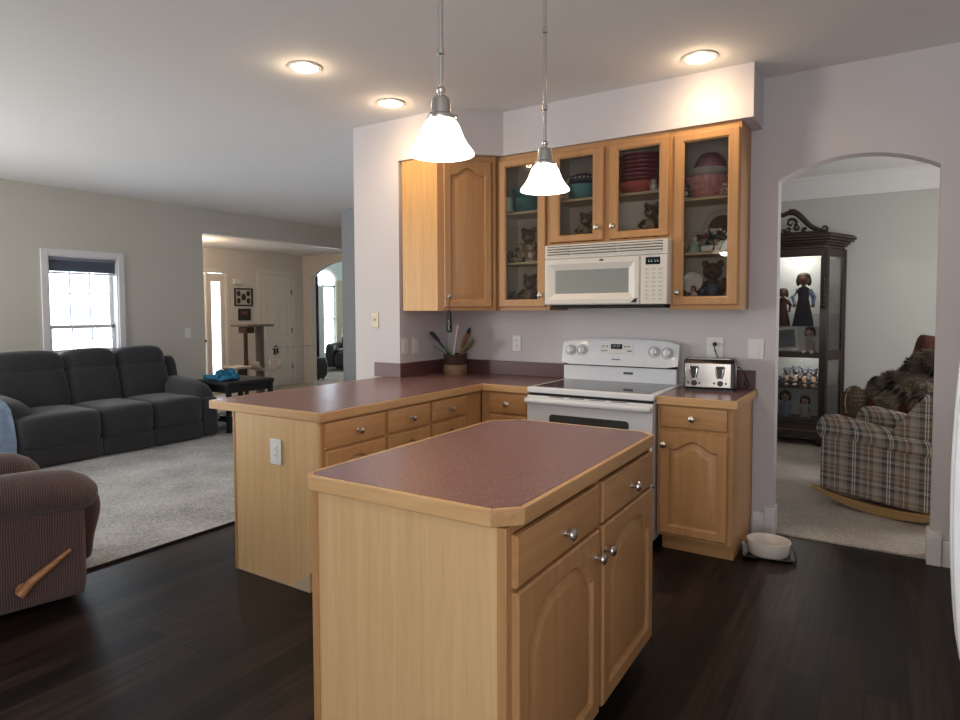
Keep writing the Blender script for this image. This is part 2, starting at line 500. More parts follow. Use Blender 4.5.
# ------------------------------------------------------------------ mesh builder
class MB:
    def __init__(s):
        s.bm = bmesh.new()
        s.mats = []
        s.mi = 0

    def use(s, mat):
        if mat not in s.mats:
            s.mats.append(mat)
        s.mi = s.mats.index(mat)
        return s

    def face(s, vs):
        try:
            f = s.bm.faces.new(vs)
            f.material_index = s.mi
            return f
        except ValueError:
            return None

    def verts(s, pts, Mx=None):
        return [s.bm.verts.new(Mx @ Vector(p) if Mx else Vector(p)) for p in pts]

    def box(s, x0, x1, y0, y1, z0, z1, Mx=None):
        v = s.verts([(x, y, z) for x in (x0, x1) for y in (y0, y1) for z in (z0, z1)], Mx)
        for q in ((0, 1, 3, 2), (4, 6, 7, 5), (0, 4, 5, 1), (2, 3, 7, 6), (0, 2, 6, 4), (1, 5, 7, 3)):
            s.face([v[i] for i in q])
        return s

    def loft(s, rings, cap0=True, cap1=True, closed=True, loop=False, Mx=None):
        R = [s.verts(r, Mx) for r in rings]
        n = len(R[0])
        pairs = list(zip(R, R[1:])) + ([(R[-1], R[0])] if loop else [])
        for a, b in pairs:
            for i in range(n if closed else n - 1):
                j = (i + 1) % n
                s.face([a[i], a[j], b[j], b[i]])
        if not loop:
            if cap0:
                s.face(R[0][::-1])
            if cap1:
                s.face(R[-1])
        return s

    def lathe(s, prof, c=(0, 0, 0), seg=24, Mx=None, sx=1, sy=1, cap0=True, cap1=True):
        rings = [[(c[0] + max(r, 1e-4) * sx * math.cos(2 * PI * k / seg), c[1] + max(r, 1e-4) * sy * math.sin(2 * PI * k / seg), c[2] + z)
                  for k in range(seg)] for r, z in prof]
        return s.loft(rings, cap0, cap1, Mx=Mx)

    def tube(s, pts, r, seg=8, Mx=None):
        pts = [Vector(p) for p in pts]
        rr = r if isinstance(r, (list, tuple)) else [r] * len(pts)
        rings = []
        for i, p in enumerate(pts):
            t = (pts[min(i + 1, len(pts) - 1)] - pts[max(i - 1, 0)]).normalized()
            a = Vector((0, 0, 1)) if abs(t.z) < 0.9 else Vector((1, 0, 0))
            u = t.cross(a).normalized()
            w = t.cross(u)
            rings.append([p + (u * math.cos(2 * PI * k / seg) + w * math.sin(2 * PI * k / seg)) * rr[i] for k in range(seg)])
        return s.loft(rings, Mx=Mx)

    def prism(s, poly, axis, a, b, Mx=None):
        def pt(u, v, w):
            return {'x': (w, u, v), 'y': (u, w, v), 'z': (u, v, w)}[axis]
        return s.loft([[pt(u, v, a) for u, v in poly], [pt(u, v, b) for u, v in poly]], Mx=Mx)

    def ball(s, c, r, u=16, v=10, Mx=None):
        if not isinstance(r, (tuple, list)):
            r = (r, r, r)
        rings = []
        for j in range(v + 1):
            ph = -PI / 2 + PI * j / v
            cr = max(math.cos(ph), 1e-3)
            rings.append([(c[0] + r[0] * cr * math.cos(2 * PI * i / u), c[1] + r[1] * cr * math.sin(2 * PI * i / u), c[2] + r[2] * math.sin(ph))
                          for i in range(u)])
        return s.loft(rings, Mx=Mx)

    def cushion(s, c, size, k=5, n=10, Mx=None, fn=None):
        bm2 = bmesh.new()
        bmesh.ops.create_cube(bm2, size=2)
        bmesh.ops.subdivide_edges(bm2, edges=bm2.edges[:], cuts=n - 1, use_grid_fill=True)
        vm = {}
        for v in bm2.verts:
            p = v.co
            q = (abs(p.x) ** k + abs(p.y) ** k + abs(p.z) ** k) ** (1 / k)
            p = p / q
            p = Vector((p.x * size[0] / 2, p.y * size[1] / 2, p.z * size[2] / 2))
            if fn:
                p = Vector(fn(p))
            p = p + Vector(c)
            if Mx:
                p = Mx @ p
            vm[v] = s.bm.verts.new(p)
        for f in bm2.faces:
            s.face([vm[v] for v in f.verts])
        bm2.free()
        return s

    def build(s, name, mat=None, parent=None, bevel=0.0, smooth=35, seg=2):
        if mat is not None and not s.mats:
            s.mats = [mat]
        bmesh.ops.recalc_face_normals(s.bm, faces=s.bm.faces[:])
        if parent is not None:
            o0 = ORG.get(parent.name)
            if o0 is not None and o0.length > 0:
                bmesh.ops.translate(s.bm, verts=s.bm.verts[:], vec=-o0)
        me = bpy.data.meshes.new(name)
        s.bm.to_mesh(me)
        s.bm.free()
        for m in s.mats:
            me.materials.append(MATS[m])
        for p in me.polygons:
            p.use_smooth = True
        me.set_sharp_from_angle(angle=math.radians(smooth))
        o = bpy.data.objects.new(name, me)
        COL.objects.link(o)
        if parent is not None:
            o.parent = parent
            ORG[o.name] = ORG.get(parent.name, Vector())
        if bevel:
            b = o.modifiers.new('bevel', 'BEVEL')
            b.width = bevel
            b.segments = seg
            b.limit_method = 'ANGLE'
            b.angle_limit = math.radians(40)
        return o


ORG = {}


def thing(name, label, cat, loc=(0, 0, 0), rz=0, group=None, local=False):
    o = bpy.data.objects.new(name, None)
    o.empty_display_size = 0.05
    COL.objects.link(o)
    o.location = loc
    o.rotation_euler = (0, 0, rz)
    o['label'] = label
    o['category'] = cat
    if group:
        o['group'] = group
    ORG[o.name] = Vector() if local else Vector(loc)
    return o


def tag(o, label, cat, group=None):
    o['label'] = label
    o['category'] = cat
    if group:
        o['group'] = group
    return o


def struct(o):
    o['kind'] = 'structure'
    return o


def sroot(name, loc):
    o = bpy.data.objects.new(name, None)
    o.empty_display_size = 0.05
    COL.objects.link(o)
    o.location = loc
    ORG[o.name] = Vector(loc)
    o['kind'] = 'structure'
    return o


def bx(*a):
    return MB().box(*a)


# ------------------------------------------------------------------ setting
H = 2.818
ZS = 2.512

struct(MB().box(-2.52, 2.2, -5.8, 0.06, -0.06, 0.0).build('floor_kitchen', 'dark_planks'))
struct(MB().box(-6.9, -2.52, -5.8, 2.3, -0.06, 0.012).build('floor_living', 'living_carpet', bevel=0.006))
struct(MB().box(-8.7, -5.3, 2.3, 4.389, -0.06, 0.0).box(-8.7, -6.9, 0.6, 2.3, -0.06, 0.0).build('floor_foyer', 'foyer_tile'))
struct(MB().box(-11.1, -5.3, 4.389, 9.1, -0.06, 0.0).build('floor_far_room', 'den_carpet'))
struct(MB().box(-1.0, 3.2, 0.06, 3.6, -0.06, 0.012).build('floor_den', 'den_carpet', bevel=0.006))

struct(MB().box(-6.9, 2.2, -5.8, 0.06, H, H + 0.1).box(-6.9, -1.93, 0.06, 4.5, H, H + 0.1).build('ceiling_main', 'ceiling_paint'))
struct(MB().box(-1.0, 3.2, 0.12, 3.6, H, H + 0.1).build('ceiling_den', 'ceiling_paint'))
struct(MB().box(-8.7, -6.9, 0.6, 4.389, 2.5, 2.6).build('ceiling_foyer', 'ceiling_paint'))
struct(MB().box(-11.1, -5.3, 4.5, 9.1, H, H + 0.1).build('ceiling_far_room', 'ceiling_paint'))


def arc(x0, x1, zs_, za, n=24):
    w = (x1 - x0) / 2
    h = za - zs_
    R = (w * w + h * h) / (2 * h)
    cx, cz = (x0 + x1) / 2, za - R
    a = math.asin(w / R)
    return [(cx + R * math.sin(-a + 2 * a * k / n), cz + R * math.cos(-a + 2 * a * k / n)) for k in range(n + 1)]


# kitchen back wall with the arched doorway
AX0, AX1 = 0.546, 1.346
w = MB().use('wall_lavender').box(-1.93, AX0, 0, 0.12, 0, H).box(AX1, 2.2, 0, 0.12, 0, H)
w.prism(arc(AX0, AX1, 2.19, 2.30) + [(AX1, H), (AX0, H)], 'y', 0, 0.12)
struct(w.build('wall_back'))
struct(MB().box(-2.378, -1.93, -0.611, 2.29, 0, H).build('wall_partition', 'wall_lavender'))
struct(MB().box(2.1, 2.2, -5.8, 0, 0, H).build('wall_right', 'wall_lavender'))
struct(MB().box(-6.9, 2.2, -5.92, -5.8, 0, H).build('wall_front', 'wall_beige'))
# living room wall with window hole and foyer opening
XL = -6.75
w = MB().use('wall_beige')
WY0, WY1, WZ0, WZ1 = -0.905, -0.145, 0.93, 2.05
w.box(XL - 0.15, XL, -5.8, WY0, 0, H).box(XL - 0.15, XL, WY1, 1.0, 0, H)
w.box(XL - 0.15, XL, WY0, WY1, 0, WZ0).box(XL - 0.15, XL, WY0, WY1, WZ1, H)
w.box(XL - 0.15, XL, 1.0, 4.389, 2.49, H)
struct(w.build('wall_left'))
struct(MB().box(-5.3, -2.378, 2.17, 2.29, 0, H).box(-5.3, -5.18, 2.29, 4.389, 0, H).build('wall_living_back', 'wall_shaded'))
# foyer walls
w = MB().use('wall_foyer')
w.box(-8.72, -8.6, 0.6, 1.66, 0, 2.5).box(-8.72, -8.6, 2.64, 4.45, 0, 2.5).box(-8.72, -8.6, 1.66, 2.64, 2.08, 2.5)
struct(w.build('wall_foyer_front'))
struct(MB().box(-8.6, -6.9, 0.48, 0.6, 0, 2.5).build('wall_foyer_left', 'wall_foyer'))
w = MB().use('wall_foyer').box(-8.6, -8.36, 4.389, 4.5, 0, H).box(-6.7, -5.3, 4.389, 4.5, 0, H)
w.prism(arc(-8.36, -6.7, 2.08, 2.36) + [(-6.7, H), (-8.36, H)], 'y', 4.389, 4.5)
struct(w.build('wall_foyer_right'))
# far room
w = MB().use('wall_sage')
FY0, FY1 = 6.86, 7.62
w.box(-11.12, -11.0, 4.4, FY0, 0, H).box(-11.12, -11.0, FY1, 9.1, 0, H).box(-11.12, -11.0, FY0, FY1, 0, 0.35)
w.prism([(y, z) for y, z in arc(FY0, FY1, 2.08, 2.459)] + [(FY1, H), (FY0, H)], 'x', -11.12, -11.0)
struct(w.build('wall_far_room_window'))
struct(MB().box(-11.1, -5.3, 9.0, 9.12, 0, H).build('wall_far_room_back', 'wall_sage'))
struct(MB().box(-5.42, -5.3, 4.5, 9.0, 0, H).build('wall_far_room_side', 'wall_sage'))
struct(MB().box(-11.1, -8.6, 4.389, 4.5, 0, H).build('wall_far_room_front', 'wall_sage'))
# den
struct(MB().box(-1.0, 3.2, 3.5, 3.62, 0, H).build('wall_den_back', 'wall_den'))
struct(MB().box(-1.12, -1.0, 0.12, 3.6, 0, H).build('wall_den_left', 'wall_den'))
struct(MB().box(3.2, 3.32, 0.12, 3.6, 0, H).build('wall_den_right', 'wall_den'))
struct(MB().box(2.2, 3.3, 0.0, 0.12, 0, H).build('wall_den_front', 'wall_den'))
# crown in the den: stepped moulding
cp = [(3.5, 2.60), (3.485, 2.60), (3.475, 2.625), (3.45, 2.66), (3.44, 2.69), (3.40, 2.74), (3.385, 2.775), (3.37, 2.785), (3.37, H), (3.5, H)]
struct(MB().prism(cp, 'x', -1.0, 3.2).build('trim_1', 'trim_white', smooth=20))
# baseboards
bbp = [(0, 0), (-0.016, 0), (-0.016, 0.095), (-0.012, 0.105), (-0.012, 0.118), (-0.006, 0.135), (0, 0.14)]
struct(MB().prism(bbp, 'x', 0.432, 0.5).prism(bbp, 'x', 1.40, 2.1).build('baseboard_back', 'trim_white', smooth=20))


def plinth(x0, x1):
    m = MB()
    m.box(x0, x1, -0.026, 0.13, 0, 0.165)
    m.box(x0 + 0.004, x1 - 0.004, -0.021, 0.126, 0.165, 0.178)
    return m.build('trim_plinth', 'trim_white', bevel=0.004)


struct(plinth(0.497, 0.556)).name = 'trim_2'
struct(plinth(1.328, 1.396)).name = 'trim_3'
struct(MB().box(XL, XL + 0.015, -5.8, 1.0, 0.012, 0.13).build('baseboard_left', 'trim_white', bevel=0.004))
struct(MB().box(-1.0, 3.2, 3.485, 3.5, 0.012, 0.14).build('baseboard_den', 'trim_white', bevel=0.004))
struct(MB().box(-2.524, -2.512, -5.8, -0.611, 0.0, 0.014).build('trim_4', 'black_matte', bevel=0.003))

struct(MB().box(XL - 0.151, XL + 0.001, 1.0, 4.389, 2.474, 2.4895).build('trim_5', 'trim_white'))
# soffit over the wall cabinets, diagonal in the corner
sof = [(-1.93, -0.611), (-1.50, -0.611), (-1.205, -0.317), (0.452, -0.317), (0.452, 0), (-1.93, 0)]
struct(MB().prism(sof, 'z', ZS, H).build('ceiling_soffit', 'wall_lavender'))

# ------------------------------------------------------------------ windows and doors
# window_1: double-hung with grilles and a raised cellular shade
r = sroot('window_1', (XL, -0.525, 0.93))
m = MB()
m.box(XL, XL + 0.02, WY0 - 0.075, WY0, WZ0 - 0.08, WZ1 + 0.075).box(XL, XL + 0.02, WY1, WY1 + 0.075, WZ0 - 0.08, WZ1 + 0.075)
m.box(XL, XL + 0.021, WY0, WY1, WZ1, WZ1 + 0.075).box(XL, XL + 0.035, WY0 - 0.09, WY1 + 0.09, WZ0 - 0.03, WZ0)
m.build('casing', 'trim_white', r, bevel=0.006)
m = MB()
m.box(XL - 0.15, XL, WY0, WY0 + 0.012, WZ0, WZ1).box(XL - 0.15, XL, WY1 - 0.012, WY1, WZ0, WZ1)
m.box(XL - 0.15, XL, WY0, WY1, WZ1 - 0.012, WZ1).box(XL - 0.15, XL, WY0, WY1, WZ0, WZ0 + 0.012)
m.build('jamb', 'trim_white', r)


def sash(x, z0, z1):
    m = MB()
    y0, y1 = WY0 + 0.012, WY1 - 0.012
    f = 0.04
    m.box(x - 0.03, x, y0, y0 + f, z0, z1).box(x - 0.03, x, y1 - f, y1, z0, z1)
    m.box(x - 0.03, x, y0, y1, z0, z0 + f).box(x - 0.03, x, y0, y1, z1 - f, z1)
    s_ = m.build('sash', 'trim_white', r, bevel=0.004)
    g = MB()
    for k in (1, 2):
        yy = y0 + f + (y1 - y0 - 2 * f) * k / 3
        g.box(x - 0.021, x - 0.009, yy - 0.006, yy + 0.006, z0 + f, z1 - f)
    zz = (z0 + z1) / 2
    g.box(x - 0.020, x - 0.010, y0 + f, y1 - f, zz - 0.006, zz + 0.006)
    g.build('grille', 'shade_grey', s_)
    MB().box(x - 0.018, x - 0.014, y0 + f, y1 - f, z0 + f, z1 - f).build('pane', 'window_glass', s_)


sash(XL - 0.10, 1.225, WZ1 - 0.012)
sash(XL - 0.065, WZ0 + 0.012, 1.262)
m = MB()
m.box(XL - 0.06, XL - 0.01, WY0 + 0.015, WY1 - 0.015, WZ1 - 0.05, WZ1 - 0.012)
for k in range(9):
    z = WZ1 - 0.055 - k * 0.014
    m.prism([(XL - 0.055, z), (XL - 0.035, z + 0.006), (XL - 0.015, z), (XL - 0.035, z - 0.008)], 'y', WY0 + 0.018, WY1 - 0.018)
m.build('cellular_shade', 'shade_fabric', r)
MB().box(XL - 0.055, XL - 0.015, WY0 + 0.018, WY1 - 0.018, WZ1 - 0.20, WZ1 - 0.18).build('shade_rail', 'trim_white', r, bevel=0.004)

# door_1: front door with knob and the narrow sidelight beside it
XF = -8.6
r = sroot('door_1', (XF, 2.0, 0))
m = MB()
m.box(XF, XF + 0.02, 1.58, 1.66, 0, 2.08).box(XF, XF + 0.02, 2.64, 2.71, 0, 2.08).box(XF, XF + 0.021, 1.58, 2.71, 2.08, 2.155)
m.box(XF - 0.1, XF + 0.01, 2.27, 2.31, 0, 2.08)
m.build('casing', 'door_white', r, bevel=0.006)
d = MB().box(XF - 0.06, XF - 0.015, 1.67, 2.26, 0.01, 2.06).build('door_leaf', 'door_white', r, bevel=0.004)
k = MB()
Mk = Matrix.Translation((XF - 0.015, 2.215, 0.92)) @ Matrix.Rotation(PI / 2, 4, 'Y')
k.lathe([(0.028, 0), (0.028, 0.006), (0.011, 0.012), (0.011, 0.032), (0.026, 0.045), (0.026, 0.06), (0.012, 0.068)], seg=16, Mx=Mk)
k.build('door_knob', 'black_plastic', d)
k = MB().lathe([(0.024, 0), (0.024, 0.012), (0.012, 0.02)], seg=16, Mx=Matrix.Translation((XF - 0.015, 2.215, 1.05)) @ Matrix.Rotation(PI / 2, 4, 'Y'))
k.build('deadbolt', 'black_plastic', d)
m = MB()
y0, y1, z0, z1 = 2.385, 2.555, 0.22, 1.93
m.box(XF - 0.06, XF - 0.01, 2.31, y0, 0, 2.07).box(XF - 0.06, XF - 0.01, y1, 2.64, 0, 2.07)
m.box(XF - 0.06, XF - 0.01, y0, y1, 0, z0).box(XF - 0.06, XF - 0.01, y0, y1, z1, 2.07)
s_ = m.build('sidelight_frame', 'door_white', r, bevel=0.004)
MB().box(XF - 0.04, XF - 0.034, y0, y1, z0, z1).build('sidelight_pane', 'window_glass', s_)

# door_2: six-panel closet door
r = sroot('door_2', (XF, 3.735, 0))
m = MB()
m.box(XF, XF + 0.018, 3.30, 3.375, 0, 2.10).box(XF, XF + 0.018, 4.095, 4.17, 0, 2.10).box(XF, XF + 0.019, 3.30, 4.17, 2.10, 2.175)
m.build('casing', 'door_white', r, bevel=0.006)
m = MB()
y0, y1, z0, z1 = 3.38, 4.09, 0.012, 2.09
cols = [(y0 + 0.11, y0 + 0.315), (y0 + 0.395, y0 + 0.60)]
rows = [(0.22, 0.80), (0.93, 1.60), (1.70, 1.96)]
m.box(XF - 0.01, XF + 0.001, y0, y1, z0, z1)
ys = [y0, cols[0][0], cols[0][1], cols[1][0], cols[1][1], y1]
for a, b_ in ((0, 1), (2, 3), (4, 5)):
    m.box(XF + 0.001, XF + 0.016, ys[a], ys[b_], z0, z1)
for (a, b_) in ((z0, 0.22), (0.80, 0.93), (1.60, 1.70), (1.96, z1)):
    m.box(XF + 0.001, XF + 0.0159, y0, y1, a, b_)
for c in cols:
    for q in rows:
        m.box(XF + 0.001, XF + 0.011, c[0] + 0.03, c[1] - 0.03, q[0] + 0.03, q[1] - 0.03)
d = m.build('door_leaf', 'door_white', r, bevel=0.003)
m = MB()
for z in (0.35, 1.05, 1.78):
    m.box(XF + 0.012, XF + 0.022, 4.075, 4.10, z - 0.05, z + 0.05)
    m.build('hinge', 'badge_grey', r)
    m = MB()
m.bm.free()

# window_2: arched far-room window with sheers
r = sroot('window_2', (-11.0, 7.24, 0.35))
m = MB()
ar = arc(FY0, FY1, 2.08, 2.459)
ar2 = arc(FY0 - 0.07, FY1 + 0.07, 2.08, 2.53)
for (a, b_) in ((FY0 - 0.07, FY0), (FY1, FY1 + 0.07)):
    m.box(-11.0, -10.98, a, b_, 0.3, 2.08)
m.prism(ar2 + ar[::-1], 'x', -11.0, -10.98)
m.box(-11.0, -10.97, FY0 - 0.07, FY1 + 0.07, 0.28, 0.35)
m.build('casing', 'trim_white', r)
m = MB()
m.box(-11.08, -11.04, FY0, FY1, 2.03, 2.08).box(-11.08, -11.04, FY0, FY1, 1.2, 1.24).box(-11.08, -11.05, 7.225, 7.255, 2.08, 2.45)
m.box(-11.08, -11.04, FY0, FY0 + 0.04, 0.35, 2.08).box(-11.08, -11.04, FY1 - 0.04, FY1, 0.35, 2.08)
m.build('sash', 'trim_white', r)
MB().box(-11.07, -11.064, FY0, FY1, 0.35, 2.46).build('pane', 'window_glass', r)


def curtain(name, label, mat, y0, y1, z0, z1, x, amp, waves):
    m = MB()
    n = waves * 8
    rings = []
    for z in (z0, (z0 + z1) / 2, z1):
        f = [(x + amp * math.sin(2 * PI * waves * i / n), y0 + (y1 - y0) * i / n, z) for i in range(n + 1)]
        bk = [(p[0] - 0.006, p[1], p[2]) for p in f[::-1]]
        rings.append(f + bk)
    m.loft(rings)
    return tag(m.build(name, mat), label, 'curtain')


curtain('sheer_curtain', 'white sheer curtain hanging in the arched far window', 'sheer_curtain', 6.84, 7.12, 0.0, 2.03, -10.9, 0.02, 5)
curtain('side_curtain', 'cream patterned drape right of the arched far window', 'cream_curtain', 7.5, 7.86, 0.0, 2.2, -10.88, 0.025, 5)
curtain('dark_curtain', 'dark navy drape just inside the foyer archway', 'dark_curtain', 6.42, 6.84, 0.0, 2.3, -10.8, 0.025, 4)
tag(MB().tube([(-10.94, 6.3, 2.06), (-10.94, 7.9, 2.06)], 0.012).build('curtain_rod', 'black_matte'), 'thin dark rod across the arched far window', 'curtain rod')

# ------------------------------------------------------------------ cabinet parts


def door_rings(x0, x1, z0, z1, yf, th, stile, arch, n=32, wide=False):
    def ring(i, y, a):
        l, r_, b_, t = x0 + i, x1 - i, z0 + i, z1 - i
        pts = [(l, y, b_), (r_, y, b_)]
        for k in range(n + 1):
            q = 1 - 2 * k / n
            e = abs(q) / 0.86
            bump = 0.5 * (1 + math.cos(PI * e)) if e < 1 else 0
            if wide:
                e = abs(q) / 0.95
                bump = (1 - e ** 3.4) if e < 1 else 0
            pts.append(((l + r_) / 2 + (r_ - l) / 2 * q, y, t - a * (1 - bump)))
        return pts
    return ring


def panel_door(x0, x1, z0, z1, yf, parent, th=0.02, stile=0.058, arch=0.045, mat='maple_vertical', wide=False):
    ring = door_rings(x0, x1, z0, z1, yf, th, stile, arch, wide=wide)
    m = MB().use(mat)
    R = [ring(0, yf + th, 0), ring(0, yf + 0.006, 0), ring(0.006, yf, 0), ring(stile - 0.010, yf, arch), ring(stile - 0.002, yf + 0.005, arch), ring(stile, yf + 0.0145, arch),
         ring(stile + 0.005, yf + 0.0145, arch), ring(stile + 0.036, yf + 0.002, arch * 0.95), ring(stile + 0.039, yf + 0.0015, arch * 0.95)]
    m.loft(R)
    return m.build('door', None, parent, smooth=25)


def drawer_front(x0, x1, z0, z1, yf, parent, th=0.02):
    m = MB().use('maple_along_x')

    def ring(i, y):
        return [(x0 + i, y, z0 + i), (x1 - i, y, z0 + i), (x1 - i, y, z1 - i), (x0 + i, y, z1 - i)]
    m.loft([ring(0, yf + th), ring(0, yf + 0.006), ring(0.004, yf + 0.002), ring(0.014, yf)])
    return m.build('drawer', None, parent, smooth=20)


def knob(x, y, z, parent, mat='nickel', s=1.12):
    Mx = Matrix.Translation((x, y, z)) @ Matrix.Rotation(PI / 2, 4, 'X') @ Matrix.Scale(s, 4)
    m = MB().lathe([(0.009, 0), (0.009, 0.003), (0.0055, 0.006), (0.0055, 0.014), (0.012, 0.019), (0.0165, 0.024), (0.0155, 0.029), (0.009, 0.033), (0.001, 0.034)], seg=18, Mx=Mx)
    return m.build('knob', mat, parent)


def glass_door(x0, x1, z0, z1, yf, parent, th=0.02, sl=0.062, st=0.052):
    m = MB().use('maple_vertical')

    def ring(i, j, y):
        return [(x0 + i, y, z0 + j), (x1 - i, y, z0 + j), (x1 - i, y, z1 - j), (x0 + i, y, z1 - j)]
    m.loft([ring(0, 0, yf + th), ring(0, 0, yf + 0.005), ring(0.005, 0.005, yf), ring(sl - 0.01, st - 0.01, yf), ring(sl, st, yf + 0.008), ring(sl, st, yf + th)], loop=True)
    d = m.build('door', None, parent, smooth=25)
    MB().box(x0 + sl, x1 - sl, yf + 0.011, yf + 0.014, z0 + st, z1 - st).build('glass_pane', 'door_glass', d)
    return d


CT = 0.914      # counter height
CB = 0.869      # underside of counter edge


def base_cabinet(label, loc, rz, w_, depth, fronts, group=None, toe=0.10, end=None, end_mat='maple_panel', name='base_cabinet'):
    t = thing(name, label, 'cabinet', loc, rz, group, local=True)
    m = MB().use('maple_vertical')
    m.box(0, w_, 0, depth, toe, CB - 0.002)
    m.build('carcass', None, t, bevel=0.002)
    MB().use('maple_along_x').box(0.01, w_ - 0.004, 0.075, depth, 0.0, toe).build('toe_kick', None, t)
    for f in fronts:
        if f[0] == 'drawer':
            d_ = drawer_front(f[1], f[2], f[3], f[4], -0.02, t)
            knob((f[1] + f[2]) / 2, -0.02, (f[3] + f[4]) / 2, d_)
        else:
            d_ = panel_door(f[1], f[2], f[3], f[4], -0.02, t, arch=f[7] if len(f) > 7 else 0.045)
            knob(f[5], -0.02, f[6], d_)
    return t


# right-hand base cabinet beside the range
tR = base_cabinet('narrow maple base cabinet right of the white range, one drawer over one door', (0.008, -0.61, 0), 0, 0.416, 0.605,
                  [('drawer', 0.018, 0.388, 0.738, 0.860), ('door', 0.018, 0.392, 0.118, 0.716, 0.046, 0.640, 0.05)])
# left of the range
tL = base_cabinet('maple base cabinet between the range and the inner counter corner', (-1.208, -0.61, 0), 0, 0.378, 0.605,
                  [('drawer', 0.073, 0.358, 0.725, 0.856), ('door', 0.073, 0.358, 0.118, 0.712, 0.32, 0.64)])
# peninsula units: front faces +X
XP = -1.212
PW = 0.635
base_cabinet('maple corner filler unit at the inner bend of the burgundy counter', (XP, -0.795, 0), PI / 2, 0.18, PW, [], name='corner_cabinet')
base_cabinet('peninsula base cabinet nearest the back wall, third drawer along', (XP, -1.195, 0), PI / 2, 0.40, PW,
             [('drawer', 0.015, 0.372, 0.735, 0.856), ('door', 0.015, 0.372, 0.118, 0.715, 0.05, 0.64)], 'peninsula drawer cabinets')
base_cabinet('middle peninsula base cabinet, second drawer along from the outlet end', (XP, -1.60, 0), PI / 2, 0.405, PW,
             [('drawer', 0.015, 0.392, 0.730, 0.857), ('door', 0.015, 0.392, 0.118, 0.715, 0.36, 0.64)], 'peninsula drawer cabinets')
tp = base_cabinet('peninsula base cabinet at the free end, with white outlet on its maple end panel', (XP, -2.075, 0), PI / 2, 0.475, PW,
                  [('drawer', 0.02, 0.46, 0.727, 0.857), ('door', 0.02, 0.46, 0.118, 0.715, 0.42, 0.64)], 'peninsula drawer cabinets')
m = MB().use('maple_panel')
m.prism([(0, 0.10), (0.07, 0.10), (0.07, 0.0), (PW + 0.015, 0.0), (PW + 0.015, CB - 0.002), (0, CB - 0.002)], 'x', -0.02, 0.0)
m.use('maple_vertical').box(-0.024, 0.0, PW + 0.003, PW + 0.02, 0.0, CB - 0.002)
m.build('end_panel', None, tp, bevel=0.002)
ch = MB().use('raw_chipboard')
ch.prism([(0.07, 0.002), (0.16, 0.002), (0.30, 0.014), (0.45, 0.006), (PW, 0.012), (PW, 0.001), (0.07, 0.001)], 'x', -0.0215, -0.0195)
ch.prism([(0.07, 0.002), (0.20, 0.002), (0.17, 0.03), (0.12, 0.06), (0.09, 0.085), (0.07, 0.09)], 'x', -0.022, -0.0195)
ch.build('chipped_edge', None, tp)

# L-shaped counter
XI, YP, XLc = -1.184, -2.101, -2.092
ed = 0.018
Ltop = thing('countertop', 'L-shaped burgundy laminate counter with maple edge on the peninsula', 'countertop', (-1.6, -1.2, CB))
poly = [(XI, YP), (XI, -0.635), (-0.832, -0.635), (-0.832, 0), (-1.93, 0), (-1.93, -0.611), (XLc, -0.611), (XLc, YP + 0.03), (XLc + 0.02, YP)]


def inset_poly(p, d_):
    out = []
    n = len(p)
    for i in range(n):
        a, b_, c = Vector(p[i - 1]), Vector(p[i]), Vector(p[(i + 1) % n])
        e1, e2 = (b_ - a).normalized(), (c - b_).normalized()
        n1, n2 = Vector((-e1.y, e1.x)), Vector((-e2.y, e2.x))
        bis = (n1 + n2)
        bis = bis / max(bis.length_squared, 1e-6) * 2 * 1.0
        out.append((b_ + bis * d_))
    return [(v.x, v.y) for v in out]


def area2(p):
    return sum(p[i][0] * p[(i + 1) % len(p)][1] - p[(i + 1) % len(p)][0] * p[i][1] for i in range(len(p)))


MB().use('burgundy_laminate').prism([(XI - ed, YP + ed), (XI - ed, -0.635 + ed), (-0.832, -0.635 + ed), (-0.832, -0.001), (-1.929, -0.001),
                                     (-1.929, -0.612), (XLc + ed, -0.612), (XLc + ed, YP + 0.032), (XLc + 0.026, YP + ed)], 'z', CB, CT).build('worktop', None, Ltop)
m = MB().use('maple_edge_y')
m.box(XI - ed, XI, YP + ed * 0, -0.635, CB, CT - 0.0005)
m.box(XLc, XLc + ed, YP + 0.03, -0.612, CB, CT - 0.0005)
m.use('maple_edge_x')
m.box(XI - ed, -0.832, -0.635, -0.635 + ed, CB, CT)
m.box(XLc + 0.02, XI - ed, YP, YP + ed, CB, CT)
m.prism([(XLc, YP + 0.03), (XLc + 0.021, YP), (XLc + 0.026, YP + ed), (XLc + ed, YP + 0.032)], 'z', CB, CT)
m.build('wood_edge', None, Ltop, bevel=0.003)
MB().use('burgundy_splash').box(-1.911, -0.858, -0.02, -0.001, CT, 1.02).build('backsplash', None, Ltop, bevel=0.002)
MB().use('burgundy_splash').box(-1.93, -1.911, -0.611, -0.001, CT, 1.02).box(-2.17, -1.911, -0.631, -0.612, CT, 1.02).build('backsplash', None, Ltop, bevel=0.002)

# right counter
Rt = thing('countertop', 'small burgundy counter right of the range with maple edge, under the toaster', 'countertop', (0.23, -0.3, CB))
W1 = 0.449
MB().use('burgundy_laminate').box(0.006, W1 - ed, -0.635 + ed, -0.001, CB, CT).build('worktop', None, Rt)
m = MB().use('maple_edge_x').box(0.006, W1, -0.635, -0.635 + ed, CB, CT)
m.use('maple_edge_y').box(W1 - ed, W1, -0.635 + ed, -0.001, CB, CT)
m.build('wood_edge', None, Rt, bevel=0.003)
MB().use('burgundy_splash').box(0.006, 0.435, -0.02, -0.001, CT, 1.03).build('backsplash', None, Rt, bevel=0.002)

# ------------------------------------------------------------------ island
IS = (-0.3763, -2.9343)
IR = math.radians(0.7085)
